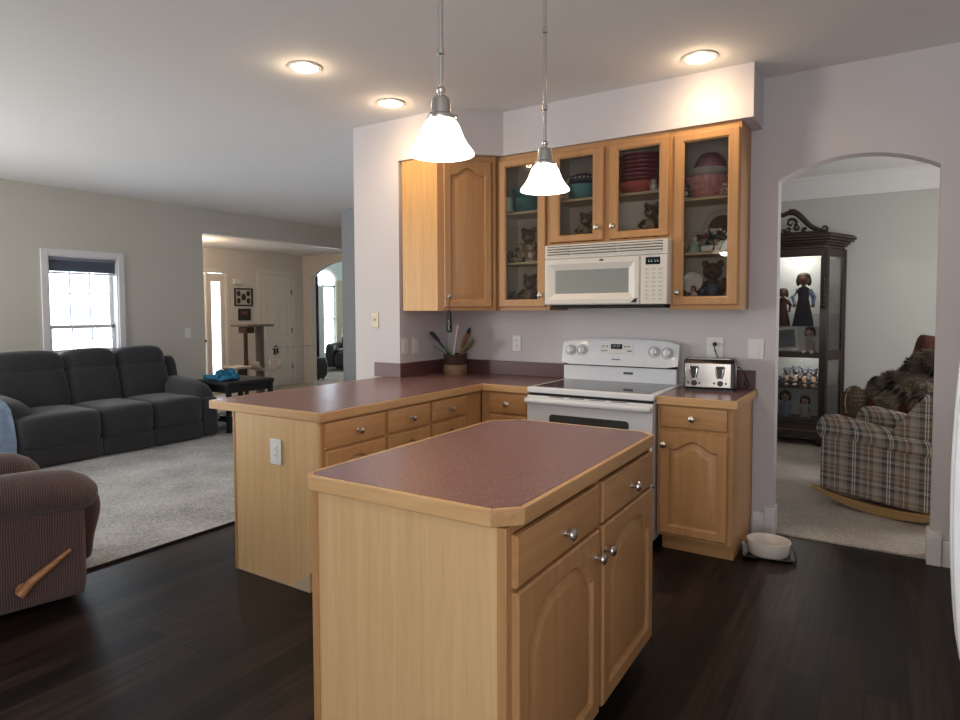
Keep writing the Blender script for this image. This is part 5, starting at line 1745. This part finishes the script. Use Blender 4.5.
# ------------------------------------------------------------------ figures and ceramics
def doll(label, x, y, z, h, dress, skin, hair, face=0.0, group=None, sit=False, top=None):
    t = thing('doll', label, 'doll', (x, y, z), face, group, local=True)
    k = h
    b = MB().use(dress)
    if sit:
        b.lathe([(0.20 * k, 0.0), (0.22 * k, 0.05 * k), (0.18 * k, 0.2 * k), (0.13 * k, 0.42 * k), (0.14 * k, 0.52 * k), (0.06 * k, 0.6 * k)], seg=18, sy=0.7)
        for s_ in (-1, 1):
            b.tube([(s_ * 0.1 * k, -0.1 * k, 0.07 * k), (s_ * 0.14 * k, -0.3 * k, 0.07 * k)], [0.06 * k, 0.05 * k], seg=10)
    else:
        b.lathe([(0.17 * k, 0.0), (0.175 * k, 0.03 * k), (0.13 * k, 0.28 * k), (0.085 * k, 0.50 * k), (0.10 * k, 0.62 * k), (0.09 * k, 0.68 * k), (0.035 * k, 0.72 * k)], seg=18, sy=0.7)
    sh = 0.54 * k if sit else 0.65 * k
    b.build('dress', None, t, smooth=60)
    m = MB().use(top or dress)
    for s_ in (-1, 1):
        m.tube([(s_ * 0.09 * k, 0, sh), (s_ * 0.17 * k, -0.02 * k, sh - 0.13 * k), (s_ * 0.15 * k, -0.08 * k, sh - 0.26 * k)], [0.045 * k, 0.04 * k, 0.03 * k], seg=10)
    m.build('sleeves', None, t, smooth=60)
    hz = sh + (0.26 if sit else 0.19) * k
    hr = (0.165 if sit else 0.105) * k
    hd = MB().use(skin).ball((0, -0.01 * k, hz), (hr * 0.88, hr * 0.92, hr), 18, 12)
    hd.tube([(0, 0, sh), (0, 0, hz - hr * 0.8)], 0.035 * k, seg=10).ball((0, -0.01 * k - hr * 0.92, hz - hr * 0.1), hr * 0.13, 8, 6)
    for s_ in (-1, 1):
        hd.ball((s_ * 0.15 * k, -0.10 * k, sh - 0.28 * k), 0.035 * k, 8, 6)
    head = hd.build('head', None, t, smooth=60)
    e = MB().use('black_plastic')
    for s_ in (-1, 1):
        e.ball((s_ * hr * 0.35, -0.01 * k - hr * 0.84, hz + hr * 0.08), hr * 0.1, 8, 6)
    e.use('petal_red').ball((0, -0.01 * k - hr * 0.84, hz - hr * 0.42), (hr * 0.18, hr * 0.08, hr * 0.06), 8, 6)
    e.build('face', None, head)
    a = MB().use(hair).ball((0, hr * 0.12, hz + hr * 0.36), (hr * 1.06, hr * 1.02, hr * 0.86), 16, 10)
    for s_ in (-1, 1):
        a.ball((s_ * hr * 0.85, hr * 0.15, hz - hr * 0.3), (hr * 0.35, hr * 0.45, hr * 0.8), 10, 8)
    a.build('hair', None, t, smooth=60)
    return t


def gx(x, y, z):
    # figures in the glass cabinets stand a little left of the pane centre so the doors do not hide them
    return x + (x - 1.12) * (y + 0.30) / 3.9 if (y > -0.3 and y < 0 and z > 1.3) else x


def bear(name, label, cat, x, y, z, h, col, col2, face=0.0, group=None, pose=0):
    """small seated bear-like figurine on a round base"""
    x = gx(x, y, z)
    m = MB().use(col2)
    Mx = Matrix.Translation((x, y, z)) @ Matrix.Rotation(face, 4, 'Z') @ Matrix.Scale(h, 4)
    m.lathe([(0.30, 0), (0.32, 0.03), (0.28, 0.08)], seg=18, sy=0.8, Mx=Mx)
    m.use(col).ball((0, 0.02, 0.33), (0.22, 0.19, 0.27), 14, 10, Mx=Mx)
    m.ball((0, -0.02, 0.74), (0.19, 0.17, 0.18), 14, 10, Mx=Mx)
    for s_ in (-1, 1):
        m.ball((s_ * 0.15, 0.0, 0.90), (0.075, 0.045, 0.075), 10, 7, Mx=Mx)
        m.tube([(s_ * 0.18, 0, 0.50), (s_ * 0.27, -0.10, 0.38), (s_ * (0.16 + 0.1 * pose), -0.2, 0.36 + 0.22 * pose)], [0.08, 0.075, 0.06], seg=9, Mx=Mx)
        m.tube([(s_ * 0.12, -0.08, 0.14), (s_ * 0.19, -0.26, 0.13), (s_ * 0.19, -0.30, 0.22)], [0.10, 0.085, 0.07], seg=9, Mx=Mx)
    m.use(col2).ball((0, -0.16, 0.69), (0.085, 0.08, 0.07), 10, 7, Mx=Mx)
    m.ball((0, -0.14, 0.33), (0.15, 0.07, 0.19), 12, 8, Mx=Mx)
    m.use('black_plastic').ball((0, -0.24, 0.71), 0.028, 8, 6, Mx=Mx)
    for s_ in (-1, 1):
        m.ball((s_ * 0.075, -0.16, 0.79), 0.022, 8, 6, Mx=Mx)
    return tag(m.build(name, None, smooth=60), label, cat, group)


def teapot(label, x, y, z, r, mat, face=0.0, group=None):
    x = gx(x, y, z)
    t = thing('teapot', label, 'teapot', (x, y, z), face, group, local=True)
    b = MB().use(mat).lathe([(0.55 * r, 0), (0.8 * r, 0.12 * r), (1.0 * r, 0.6 * r), (0.95 * r, 1.0 * r), (0.6 * r, 1.35 * r), (0.5 * r, 1.4 * r)], seg=22).build('body', None, t, smooth=60)
    MB().use(mat).lathe([(0.52 * r, 1.4 * r), (0.4 * r, 1.55 * r), (0.1 * r, 1.65 * r), (0.14 * r, 1.78 * r), (0.02 * r, 1.86 * r)], seg=18).build('lid', None, t, smooth=60)
    MB().use(mat).tube([(0.85 * r, 0, 0.6 * r), (1.25 * r, 0, 0.85 * r), (1.4 * r, 0, 1.3 * r)], [0.24 * r, 0.16 * r, 0.10 * r], seg=10).build('spout', None, t, smooth=60)
    MB().use(mat).tube([(-0.85 * r, 0, 1.1 * r), (-1.35 * r, 0, 1.15 * r), (-1.45 * r, 0, 0.75 * r), (-0.9 * r, 0, 0.4 * r)], 0.09 * r, seg=8).build('handle', None, t, smooth=60)
    return t


def bowl(label, x, y, z, r, h, mat, sx=1.0, sy=1.0, group=None, name='bowl', cat='bowl', flip=False):
    p = [(0.45 * r, 0), (0.5 * r, 0.03 * h), (0.72 * r, 0.25 * h), (0.92 * r, 0.65 * h), (1.0 * r, 0.96 * h), (1.01 * r, h), (0.96 * r, h), (0.88 * r, 0.65 * h), (0.66 * r, 0.3 * h), (0.4 * r, 0.12 * h)]
    x = gx(x, y, z)
    if flip:
        p = [(a, h - b_) for a, b_ in p[::-1]]
    return tag(MB().use(mat).lathe(p, (x, y, z), 30, sx=sx, sy=sy).build(name, None, smooth=55), label, cat, group)


YS = -0.15
# right glass cabinet: floor 1.427, shelves 1.762 and 2.092
gr = 'bowls in the glass cabinets'
bowl('large speckled pink bowl at the bottom of the stack in the right glass cabinet', 0.196, YS, 2.093, 0.140, 0.130, 'ceramic_pink', group=gr, sy=0.9)
bowl('wide cream bowl resting on the pink bowl in the right glass cabinet', 0.205, YS, 2.213, 0.125, 0.062, 'ceramic_cream', group=gr, sy=0.9)
bowl('upturned plum speckled bowl topping the stack in the right glass cabinet', 0.212, YS, 2.276, 0.098, 0.095, 'ceramic_plum', group=gr, sy=0.9, flip=True)
gf = 'figurines in the glass cabinets'
bear('figurine', 'little dark and white figurine left of the pink bowl', 'figurine', 0.075, -0.255, 2.093, 0.085, 'clay_dark', 'ceramic_cream', 0.2, gf)
bear('figurine', 'little white and red figurine right of the pink bowl', 'figurine', 0.298, -0.250, 2.093, 0.075, 'ceramic_cream', 'petal_red', -0.2, gf)
# mid shelf
t = thing('round_plaque', 'brown round plaque with pale arched rim behind the flowers in the right cabinet', 'plaque', (0.235, -0.06, 1.763))
Mp = Matrix.Translation((0.235, -0.05, 1.763 + 0.155)) @ Matrix.Rotation(PI / 2, 4, 'X')
MB().use('ceramic_cream').lathe([(0.088, 0), (0.11, 0.012), (0.122, 0.02), (0.108, 0.024), (0.086, 0.014)], seg=32, Mx=Mp @ Matrix.Translation((0, 0, -0.01)), cap0=False, cap1=False).build('rim', None, t)
MB().use('clay_brown').lathe([(0.09, 0), (0.088, 0.014), (0.03, 0.022)], seg=28, Mx=Mp @ Matrix.Translation((0, 0, -0.01))).build('disc', None, t)
MB().use('ceramic_cream').box(0.165, 0.305, -0.085, -0.02, 1.763, 1.79).box(0.165, 0.305, -0.05, -0.035, 1.79, 1.82).build('stand', None, t)
t = thing('flower_arrangement', 'white and red silk flowers with green leaves in the right glass cabinet', 'flowers', (0.2, -0.17, 1.763))
MB().use('leaf_green').lathe([(0.05, 0), (0.06, 0.02), (0.05, 0.04)], (0.2, -0.17, 1.763), 16).build('dish', None, t)
lm, wm, rm = MB().use('leaf_green'), MB().use('ceramic_white'), MB().use('petal_red')
for k in range(46):
    a, q = random.uniform(0, 2 * PI), random.uniform(0.02, 0.11)
    x, y, z = 0.20 + q * math.cos(a), -0.17 + 0.55 * q * math.sin(a), 1.80 + random.uniform(0, 0.075)
    Mx = Matrix.Translation((x, y, z)) @ Matrix.Rotation(a, 4, 'Z') @ Matrix.Rotation(random.uniform(-0.8, 0.8), 4, 'Y')
    lm.ball((0, 0, 0), (0.022, 0.009, 0.005), 8, 5, Mx=Mx)
for k in range(20):
    a, q = random.uniform(0, 2 * PI), random.uniform(0.0, 0.06)
    wm.ball((0.215 + q * math.cos(a), -0.18 + 0.5 * q * math.sin(a), 1.875 + random.uniform(0, 0.03)), (0.009, 0.009, 0.007), 7, 5)
for k in range(10):
    rm.ball((0.12 + random.uniform(-0.01, 0.06), -0.2 + random.uniform(-0.02, 0.02), 1.85 + random.uniform(-0.01, 0.025)), (0.011, 0.011, 0.008), 7, 5)
o_ = lm.build('leaves', None, t)
wm.build('white_blossoms', None, t)
rm.build('red_blossoms', None, t)
t = thing('angel_figurine', 'pale green angel figurine on the middle shelf of the right cabinet', 'figurine', (0.113, -0.245, 1.763), 0, gf)
MB().use('mint_ceramic').lathe([(0.036, 0), (0.038, 0.01), (0.022, 0.05), (0.016, 0.065)], (0.113, -0.245, 1.763), 16).build('robe', None, t, smooth=60)
MB().use('ceramic_cream').ball((0.113, -0.245, 1.843), 0.019, 12, 8).ball((0.113, -0.243, 1.875), 0.010, 8, 6).ball((0.113, -0.25, 1.81), (0.03, 0.014, 0.018), 10, 6).build('head', None, t, smooth=60)
t = thing('planter', 'small white trough planter at the front of the middle shelf, right cabinet', 'planter', (0.195, -0.250, 1.763))
MB().use('ceramic_white').loft([[(0.195 + a * sx, -0.262 + b_ * sy, 1.763 + z) for sx, sy in ((-1, -1), (1, -1), (1, 1), (-1, 1))] for a, b_, z in ((0.030, 0.014, 0), (0.038, 0.018, 0.034), (0.034, 0.014, 0.034), (0.028, 0.011, 0.008))]).build('trough', None, t, bevel=0.002)
bear('figurine', 'tiny beige figurine beside the white trough planter', 'figurine', 0.255, -0.255, 1.763, 0.075, 'clay_tan', 'ceramic_cream', 0, gf)
bear('figurine', 'tiny cream figurine at the left frame of the right cabinet middle shelf', 'figurine', 0.063, -0.25, 1.763, 0.075, 'ceramic_cream', 'clay_brown', 0, gf)
t = thing('ceramic_bell', 'white sloping ceramic house at the right end of the middle shelf', 'ceramic', (0.31, -0.250, 1.763))
MB().use('ceramic_white').prism([(0.268, 1.763), (0.335, 1.763), (0.335, 1.845), (0.315, 1.845), (0.285, 1.80)], 'y', -0.275, -0.235).build('body', None, t, bevel=0.006)
MB().use('ceramic_white').tube([(0.30, -0.255, 1.855), (0.312, -0.255, 1.875), (0.332, -0.255, 1.90)], 0.006, seg=8).build('handle', None, t)
# bottom shelf
t = thing('decorative_plate', 'white round plate standing behind the pink doll in the right cabinet', 'plate', (0.095, -0.215, 1.428))
MB().use('ceramic_white').lathe([(0.03, 0), (0.05, 0.005), (0.062, 0.012), (0.064, 0.016), (0.05, 0.010), (0.02, 0.008)], seg=30, Mx=Matrix.Translation((0.098, -0.22, 1.428 + 0.152)) @ Matrix.Rotation(PI / 2 - 0.15, 4, 'X')).build('plate_body', None, t)
MB().use('clay_brown').box(0.07, 0.126, -0.225, -0.19, 1.428, 1.436).box(0.094, 0.102, -0.21, -0.196, 1.436, 1.56).build('stand', None, t)
doll('small doll in a pink dress at the bottom left of the right cabinet', 0.112, -0.258, 1.428, 0.135, 'dress_pink', 'skin_doll', 'hair_brown', 0, None, top='ceramic_white')
bear('figurine', 'large dark bear figurine at the back of the right cabinet bottom shelf', 'figurine', 0.235, -0.095, 1.428, 0.30, 'clay_brown', 'clay_slate', 0.1, gf, 1)
bear('figurine', 'slate blue figurine in front of the large dark bear', 'figurine', 0.175, -0.235, 1.428, 0.13, 'clay_slate', 'clay_dark', -0.3, gf)
teapot('slate blue patterned teapot at the bottom right of the right cabinet', 0.285, -0.235, 1.428, 0.036, 'clay_slate', PI, None)

# centre cabinet, right half: floor 1.864, shelf 2.165
g_ = 'dark red plates in the centre cabinet'
bowl('coral red bowl under the dark red plates in the centre cabinet', -0.225, YS, 2.166, 0.142, 0.07, 'ceramic_coral', group=gr, sy=0.9)
for k in range(7):
    z = 2.238 + k * 0.026
    words = ['lowest', 'second from bottom', 'third from bottom', 'middle', 'third from top', 'second from top', 'topmost'][k]
    p = [(0.07, 0), (0.10, 0.006), (0.118, 0.018), (0.119, 0.024), (0.10, 0.015), (0.05, 0.012)]
    tag(MB().use('ceramic_red').lathe(p, (gx(-0.215, YS, z), YS, z), 30, sx=1.2, sy=1.05).build('dinner_plate', None), 'dark red plate, %s of the seven stacked on the coral bowl' % words, 'plate', g_)
bear('figurine', 'white dog figurine beside the coral bowl', 'figurine', -0.125, -0.250, 2.166, 0.075, 'ceramic_cream', 'ceramic_white', 0.1, gf)
bear('figurine', 'brown bear figurine in the right half of the centre cabinet', 'figurine', -0.135, -0.15, 1.865, 0.25, 'clay_brown', 'clay_tan', -0.1, gf)
bear('figurine', 'tan cub figurine before the brown bear in the centre cabinet', 'figurine', -0.175, -0.255, 1.865, 0.09, 'clay_tan', 'clay_dark', 0.4, gf)
bear('figurine', 'low grey figurine at the left of the centre cabinet right half', 'figurine', -0.30, -0.25, 1.865, 0.06, 'clay_dark', 'clay_tan', 0.2, gf)
# centre left
bowl('teal bowl under the black pot in the centre cabinet', -0.60, YS, 2.166, 0.115, 0.10, 'ceramic_teal_light', group=gr, sy=0.9)
t = thing('lidded_pot', 'black pot with pale dotted rim on the teal bowl in the centre cabinet', 'pot', (gx(-0.6, YS, 2.2), YS, 2.267))
MB().use('ceramic_lace').lathe([(0.06, 0), (0.095, 0.02), (0.105, 0.055), (0.10, 0.06), (0.06, 0.075), (0.02, 0.082)], (gx(-0.6, YS, 2.2), YS, 2.267), 28, sy=0.9).build('pot_body', None, t)
m = MB().use('ceramic_white')
for k in range(22):
    a = 2 * PI * k / 22
    m.ball((gx(-0.6, YS, 2.2) + 0.103 * math.cos(a), YS + 0.093 * math.sin(a), 2.312), 0.006, 7, 5)
m.build('dotted_rim', None, t)
bear('figurine', 'cream figurine left of the teal bowl in the centre cabinet', 'figurine', -0.735, -0.25, 2.166, 0.14, 'ceramic_cream', 'clay_tan', 0.3, gf)
bear('figurine', 'tall brown bear figurine in the left half of the centre cabinet', 'figurine', -0.575, -0.15, 1.865, 0.23, 'clay_brown', 'clay_tan', 0, gf)
bear('figurine', 'tan cub figurine in the left half of the centre cabinet', 'figurine', -0.615, -0.25, 1.865, 0.12, 'clay_tan', 'clay_brown', 0.2, gf, 1)
bear('figurine', 'dark grey figurine beside the knob of the centre cabinet left door', 'figurine', -0.535, -0.25, 1.865, 0.10, 'clay_slate', 'clay_dark', -0.3, gf)
# left glass cabinet: floor 1.427, shelves 1.757, 2.115
bowl('deep teal bowl on the top shelf of the left glass cabinet', -1.035, YS, 2.116, 0.115, 0.10, 'ceramic_teal', group=gr, sy=0.9)
bowl('pale teal bowl stacked on the deep teal one in the left glass cabinet', -1.035, YS, 2.217, 0.105, 0.07, 'ceramic_teal_light', group=gr, sy=0.9)
t = tag(MB().use('mint_ceramic').lathe([(0.026, 0), (0.03, 0.005), (0.034, 0.10), (0.031, 0.10), (0.026, 0.01)], (-1.185, -0.275, 2.116), 18).build('tumbler', None), 'pale green tumbler beside the teal bowls', 'glass')
bear('figurine', 'tan bear figurine at the back of the left cabinet middle shelf', 'figurine', -1.01, -0.11, 1.758, 0.27, 'clay_brown', 'clay_tan', 0.1, gf)
bear('figurine', 'cream cub in front, right side of the left cabinet middle shelf', 'figurine', -0.99, -0.24, 1.758, 0.13, 'clay_tan', 'ceramic_cream', 0.2, gf, 1)
bear('figurine', 'brown cub in front, left side of the left cabinet middle shelf', 'figurine', -1.075, -0.245, 1.758, 0.14, 'clay_tan', 'clay_dark', -0.2, gf, 1)
bear('figurine', 'tiny dark figurine at the far left of the left cabinet middle shelf', 'figurine', -1.15, -0.25, 1.758, 0.085, 'clay_dark', 'clay_brown', 0.2, gf)
bear('figurine', 'brown bear at the back of the left cabinet bottom shelf', 'figurine', -1.0, -0.11, 1.428, 0.26, 'clay_brown', 'clay_tan', 0, gf)
bear('figurine', 'slate figurine at the left of the left cabinet bottom shelf', 'figurine', -1.15, -0.24, 1.428, 0.13, 'clay_slate', 'clay_dark', 0.2, gf)
bear('figurine', 'slate and red figurine at the right of the left cabinet bottom shelf', 'figurine', -0.975, -0.25, 1.428, 0.12, 'clay_slate', 'petal_red', -0.1, gf)
teapot('dark blue teapot in the middle of the left cabinet bottom shelf', -1.06, -0.262, 1.428, 0.030, 'clay_slate', 0.2, None)

# curio contents
gd = 'dolls in the curio cabinet'
doll('dark-haired doll in a navy dress with pale blue sleeves, upper curio shelf', 0.37, 3.20, 1.236, 0.58, 'dress_navy', 'skin_doll_dark', 'hair_brown', 0.15, gd, top='dress_blue')
doll('doll in a maroon dress left of the navy-dressed doll in the curio cabinet', 0.175, 3.20, 1.236, 0.42, 'dress_maroon', 'skin_doll_dark', 'hair_brown', 0.1, gd, top='dress_maroon')
MBr = MB().use('door_glass').box(0.05, 0.53, 3.12, 3.30, 0.956, 1.234)
tag(MBr.build('display_riser', None, bevel=0.004), 'clear riser under the two upright dolls in the curio cabinet', 'riser')
Mf = Matrix.Translation((0.19, 3.055, 1.09)) @ Matrix.Rotation(math.radians(-14), 4, 'X') @ Matrix.Rotation(math.radians(-6), 4, 'Y')
t = thing('photo_frame', 'white photo frame leaning in the curio cabinet below the dolls', 'picture', (0.19, 3.055, 0.956))
m = MB().use('paper_white')
m.box(-0.15, -0.125, -0.008, 0.008, -0.11, 0.13, Mf).box(0.125, 0.15, -0.008, 0.008, -0.11, 0.13, Mf).box(-0.125, 0.125, -0.008, 0.008, -0.11, -0.08, Mf).box(-0.125, 0.125, -0.008, 0.008, 0.105, 0.13, Mf)
m.build('frame', None, t)
MB().use('photo_grey').box(-0.125, 0.125, -0.004, 0.004, -0.08, 0.105, Mf).build('photo', None, t)
doll('small doll in a white gown lying right of the photo frame', 0.45, 3.07, 0.957, 0.28, 'cream_plush', 'skin_doll', 'hair_brown', -0.2, gd, sit=True)
for k, (x, hh, c1, c2) in enumerate(((0.19, 0.13, 'clay_dark', 'clay_slate'), (0.275, 0.15, 'clay_slate', 'clay_dark'), (0.36, 0.14, 'clay_dark', 'clay_brown'), (0.44, 0.13, 'clay_slate', 'clay_brown'))):
    w_ = ['leftmost', 'second from left', 'third from left', 'rightmost'][k]
    bear('figurine', 'small dark figurine, %s of the row on the curio glass shelf' % w_, 'figurine', x, 3.10, 0.602, hh * 0.85, c1, c2, 0.1 * k, 'dark figurines in the curio cabinet')
    bear('figurine', 'grey figurine in the rear row of the curio glass shelf, %s' % w_, 'figurine', x + 0.03, 3.30, 0.602, hh + 0.06, 'clay_slate', 'clay_tan', 0.1, 'grey rear figurines in the curio cabinet')
doll('baby doll in pale blue sitting at the bottom of the curio cabinet', 0.22, 3.14, 0.257, 0.30, 'dress_blue', 'skin_doll', 'hair_brown', 0.1, gd, sit=True, top='dress_blue')
doll('dark-haired baby doll seated at the bottom right of the curio cabinet', 0.41, 3.14, 0.257, 0.26, 'cream_plush', 'skin_doll', 'hair_brown', -0.1, gd, sit=True, top='dress_blue')

# ------------------------------------------------------------------ plaid rocker
rk = thing('rocking_chair', 'grey and brown plaid upholstered rocker just inside the archway', 'armchair', (0.72, 0.88, 0.012), math.radians(-21), None, local=True)
P_ = 'plaid_cloth'
CWd = 0.80
for a, b_ in ((0, 0.17), (CWd - 0.17, CWd)):
    MB().use(P_).prism([(0.0, 0.115), (0.45, 0.088), (0.80, 0.082), (0.86, 0.50), (0.55, 0.53), (0.012, 0.56)], 'y', a + 0.012, b_ - 0.012).build('side_panel', None, rk, bevel=0.015)
    rings = []
    c = (a + b_) / 2
    for x, zt_, hw, hh in ((-0.028, 0.565, 0.05, 0.06), (-0.022, 0.605, 0.08, 0.13), (0.0, 0.635, 0.096, 0.175), (0.08, 0.648, 0.098, 0.185), (0.3, 0.615, 0.098, 0.17), (0.5, 0.585, 0.098, 0.16), (0.75, 0.565, 0.09, 0.15)):
        rings.append([(x, c + hw * math.cos(2 * PI * k / 16), zt_ - hh / 2 + hh / 2 * math.sin(2 * PI * k / 16)) for k in range(16)])
    MB().use(P_).loft(rings).build('armrest', None, rk, smooth=60)
    MB().use(P_).prism([(0.42, 0.52), (0.46, 0.60), (0.60, 0.79), (0.76, 0.98), (0.88, 0.96), (0.84, 0.55)], 'y', a + 0.02, b_ - 0.03).build('back_wing', None, rk, bevel=0.03, seg=3)
MB().use(P_).prism([(0.02, 0.12), (0.45, 0.092), (0.80, 0.09), (0.80, 0.30), (0.02, 0.33)], 'y', 0.17, CWd - 0.17).build('seat_base', None, rk, bevel=0.01)
MB().use(P_).cushion((0.31, CWd / 2, 0.41), (0.64, 0.46, 0.17), k=4).build('seat_cushion', None, rk, smooth=60)
Mb = Matrix.Translation((0.72, CWd / 2, 0.76)) @ Matrix.Rotation(math.radians(28), 4, 'Y')
MB().use(P_).cushion((0, 0, 0), (0.18, 0.60, 0.66), k=5, Mx=Mb).build('backrest', None, rk, smooth=60)
for yy in (0.04, CWd - 0.08):
    up_, lo_ = [], []
    for k in range(17):
        u = k / 16
        x = -0.055 + 0.98 * u
        zl = 0.002 + 0.42 * (u - 0.48) ** 2
        th_ = 0.012 + 0.052 * math.sin(PI * min(1, u * 1.02 + 0.02)) ** 0.7
        lo_.append((x, zl))
        up_.append((x, zl + th_))
    MB().use('rocker_wood').prism(lo_ + up_[::-1], 'y', yy - 0.03, yy + 0.03).build('rocker', None, rk, bevel=0.004)
Mt_ = Matrix.Translation((0.72, 0.88, 0.012)) @ Matrix.Rotation(math.radians(-21), 4, 'Z')
tag(MB().use('black_plastic').cushion((0.40, 0.24, 0.535), (0.20, 0.10, 0.07), k=2.6, Mx=Mt_, fn=lambda p: (p.x, p.y, p.z + 0.02 * math.sin(p.x * 18))).use('dress_pink').cushion((0.29, 0.23, 0.53), (0.08, 0.07, 0.05), k=2.6, Mx=Mt_).build('stuffed_toy', None, smooth=60),
    'small black and pink toy lying on the plaid rocker seat', 'toy')

# ------------------------------------------------------------------ maroon recliner with plush dog
mr = thing('recliner_chair', 'maroon recliner behind the plaid rocker, holding a large plush dog', 'armchair', (1.35, 2.5, 0.012))
Mf_ = 'maroon_fabric'
MB().use(Mf_).box(1.0, 1.75, 2.12, 2.86, 0.05, 0.32).build('base', None, mr, bevel=0.03)
MB().use(Mf_).cushion((1.15, 2.49, 0.42), (0.72, 0.54, 0.20), k=4).build('seat_cushion', None, mr, smooth=70)
for a in (2.12, 2.86):
    MB().use(Mf_).cushion((1.30, a, 0.38), (0.78, 0.20, 0.58), k=4).build('armrest', None, mr, smooth=70)
Mb = Matrix.Translation((1.375, 2.49, 0.77)) @ Matrix.Rotation(math.radians(10), 4, 'Y')
MB().use(Mf_).cushion((0, 0, 0), (0.20, 0.70, 0.82), k=7, Mx=Mb).build('backrest', None, mr, smooth=70)
MB().use(Mf_).cushion((0.88, 2.49, 0.40), (0.24, 0.54, 0.13), k=4).build('footrest_panel', None, mr, smooth=70)

def fur(o, n, length, mats, seed):
    """thin tufts standing on the faces of a plush part, in the same mesh"""
    rnd = random.Random(seed)
    me = o.data
    for mk in mats:
        me.materials.append(MATS[mk])
    base = len(me.materials) - len(mats)
    bm = bmesh.new()
    bm.from_mesh(me)
    fs = bm.faces[:]
    A = sum(f.calc_area() for f in fs)
    for f in fs:
        cnt = n * f.calc_area() / A
        cnt = int(cnt) + (1 if rnd.random() < cnt - int(cnt) else 0)
        vs = [v.co.copy() for v in f.verts]
        nr = f.normal.copy()
        for _ in range(cnt):
            w = [rnd.random() ** 1.0 + 0.01 for _ in vs]
            sw = sum(w)
            p = Vector()
            for q, ww in zip(vs, w):
                p += q * (ww / sw)
            d = (nr + Vector((rnd.uniform(-.7, .7), rnd.uniform(-.7, .7), rnd.uniform(-.9, .3)))).normalized()
            sd = d.cross(Vector((rnd.random(), rnd.random(), rnd.random()))).normalized() * rnd.uniform(0.0016, 0.0034)
            t2 = d.cross(sd).normalized() * sd.length
            L = length * rnd.uniform(0.5, 1.2)
            q = [bm.verts.new(p + sd), bm.verts.new(p - sd * 0.5 + t2), bm.verts.new(p - sd * 0.5 - t2), bm.verts.new(p + d * L)]
            pat = math.sin(p.x * 21 + seed) * math.sin(p.y * 17) + math.sin(p.z * 23 + p.x * 9)
            mi = base + min(len(mats) - 1, max(0, int((pat + 1.6) / 3.2 * len(mats) + rnd.uniform(-0.5, 0.5))))
            for tri in ((0, 1, 3), (1, 2, 3), (2, 0, 3)):
                g = bm.faces.new([q[i] for i in tri])
                g.material_index = mi
    bm.to_mesh(me)
    bm.free()


FM = ['fur_dark', 'fur_mid', 'fur_pale']
pd = thing('plush_dog', 'large shaggy grey-brown plush dog lying in the maroon recliner', 'stuffed animal', (1.25, 2.2, 0.5))
m = MB().use('plush_fur')
m.tube([(1.02, 2.24, 0.66), (1.12, 2.22, 0.70), (1.25, 2.22, 0.73), (1.38, 2.24, 0.80), (1.46, 2.26, 0.90)], [0.11, 0.15, 0.17, 0.165, 0.12], seg=18)
m.ball((1.44, 2.20, 0.975), (0.14, 0.14, 0.115), 18, 12)
m.ball((1.33, 2.15, 0.945), (0.085, 0.085, 0.07), 14, 9)
m.tube([(1.22, 2.12, 0.72), (1.14, 2.05, 0.64), (1.10, 2.02, 0.58)], [0.09, 0.085, 0.075], seg=12)
m.tube([(1.40, 2.12, 0.74), (1.40, 2.02, 0.66), (1.36, 1.98, 0.60)], [0.10, 0.095, 0.085], seg=12)
m.tube([(1.08, 2.22, 0.64), (0.97, 2.19, 0.62), (0.90, 2.17, 0.60)], [0.11, 0.09, 0.085], seg=14)
b = m.build('body', None, pd, smooth=80)
fur(b, 16000, 0.030, FM, 3)
_bp = MB().use('plush_fur_light').ball((1.26, 2.09, 0.69), (0.13, 0.06, 0.09), 14, 9).ball((1.37, 1.975, 0.62), (0.09, 0.06, 0.075), 12, 8)
fur(_bp.build('belly_patch', None, pd, smooth=80), 2600, 0.028, ['fur_mid', 'fur_pale'], 5)
MB().use('black_plastic').ball((1.262, 2.10, 0.945), (0.022, 0.028, 0.02), 10, 7).build('nose', None, pd)
for q in (-1, 1):
    fur(MB().use('plush_fur').ball((1.43, 2.2 + q * 0.13, 0.985), (0.07, 0.035, 0.09), 12, 8).build('ear', None, pd, smooth=80), 700, 0.028, ['fur_dark', 'fur_mid'], 8)
m = MB().use('plush_brown').ball((0.89, 2.10, 0.60), (0.095, 0.10, 0.145), 18, 12)
p_ = m.build('hind_paw', None, pd, smooth=80)
fur(p_, 2600, 0.014, ['fur_mid', 'plush_brown'], 9)
MB().use('plush_fur_light').tube([(0.862 - 0.035 * math.sin(a), 2.03 - 0.035 * math.sin(a), 0.61 + 0.12 * math.cos(a)) for a in [0.3 * i for i in range(9)]], 0.006, seg=6).build('paw_seam', None, p_)
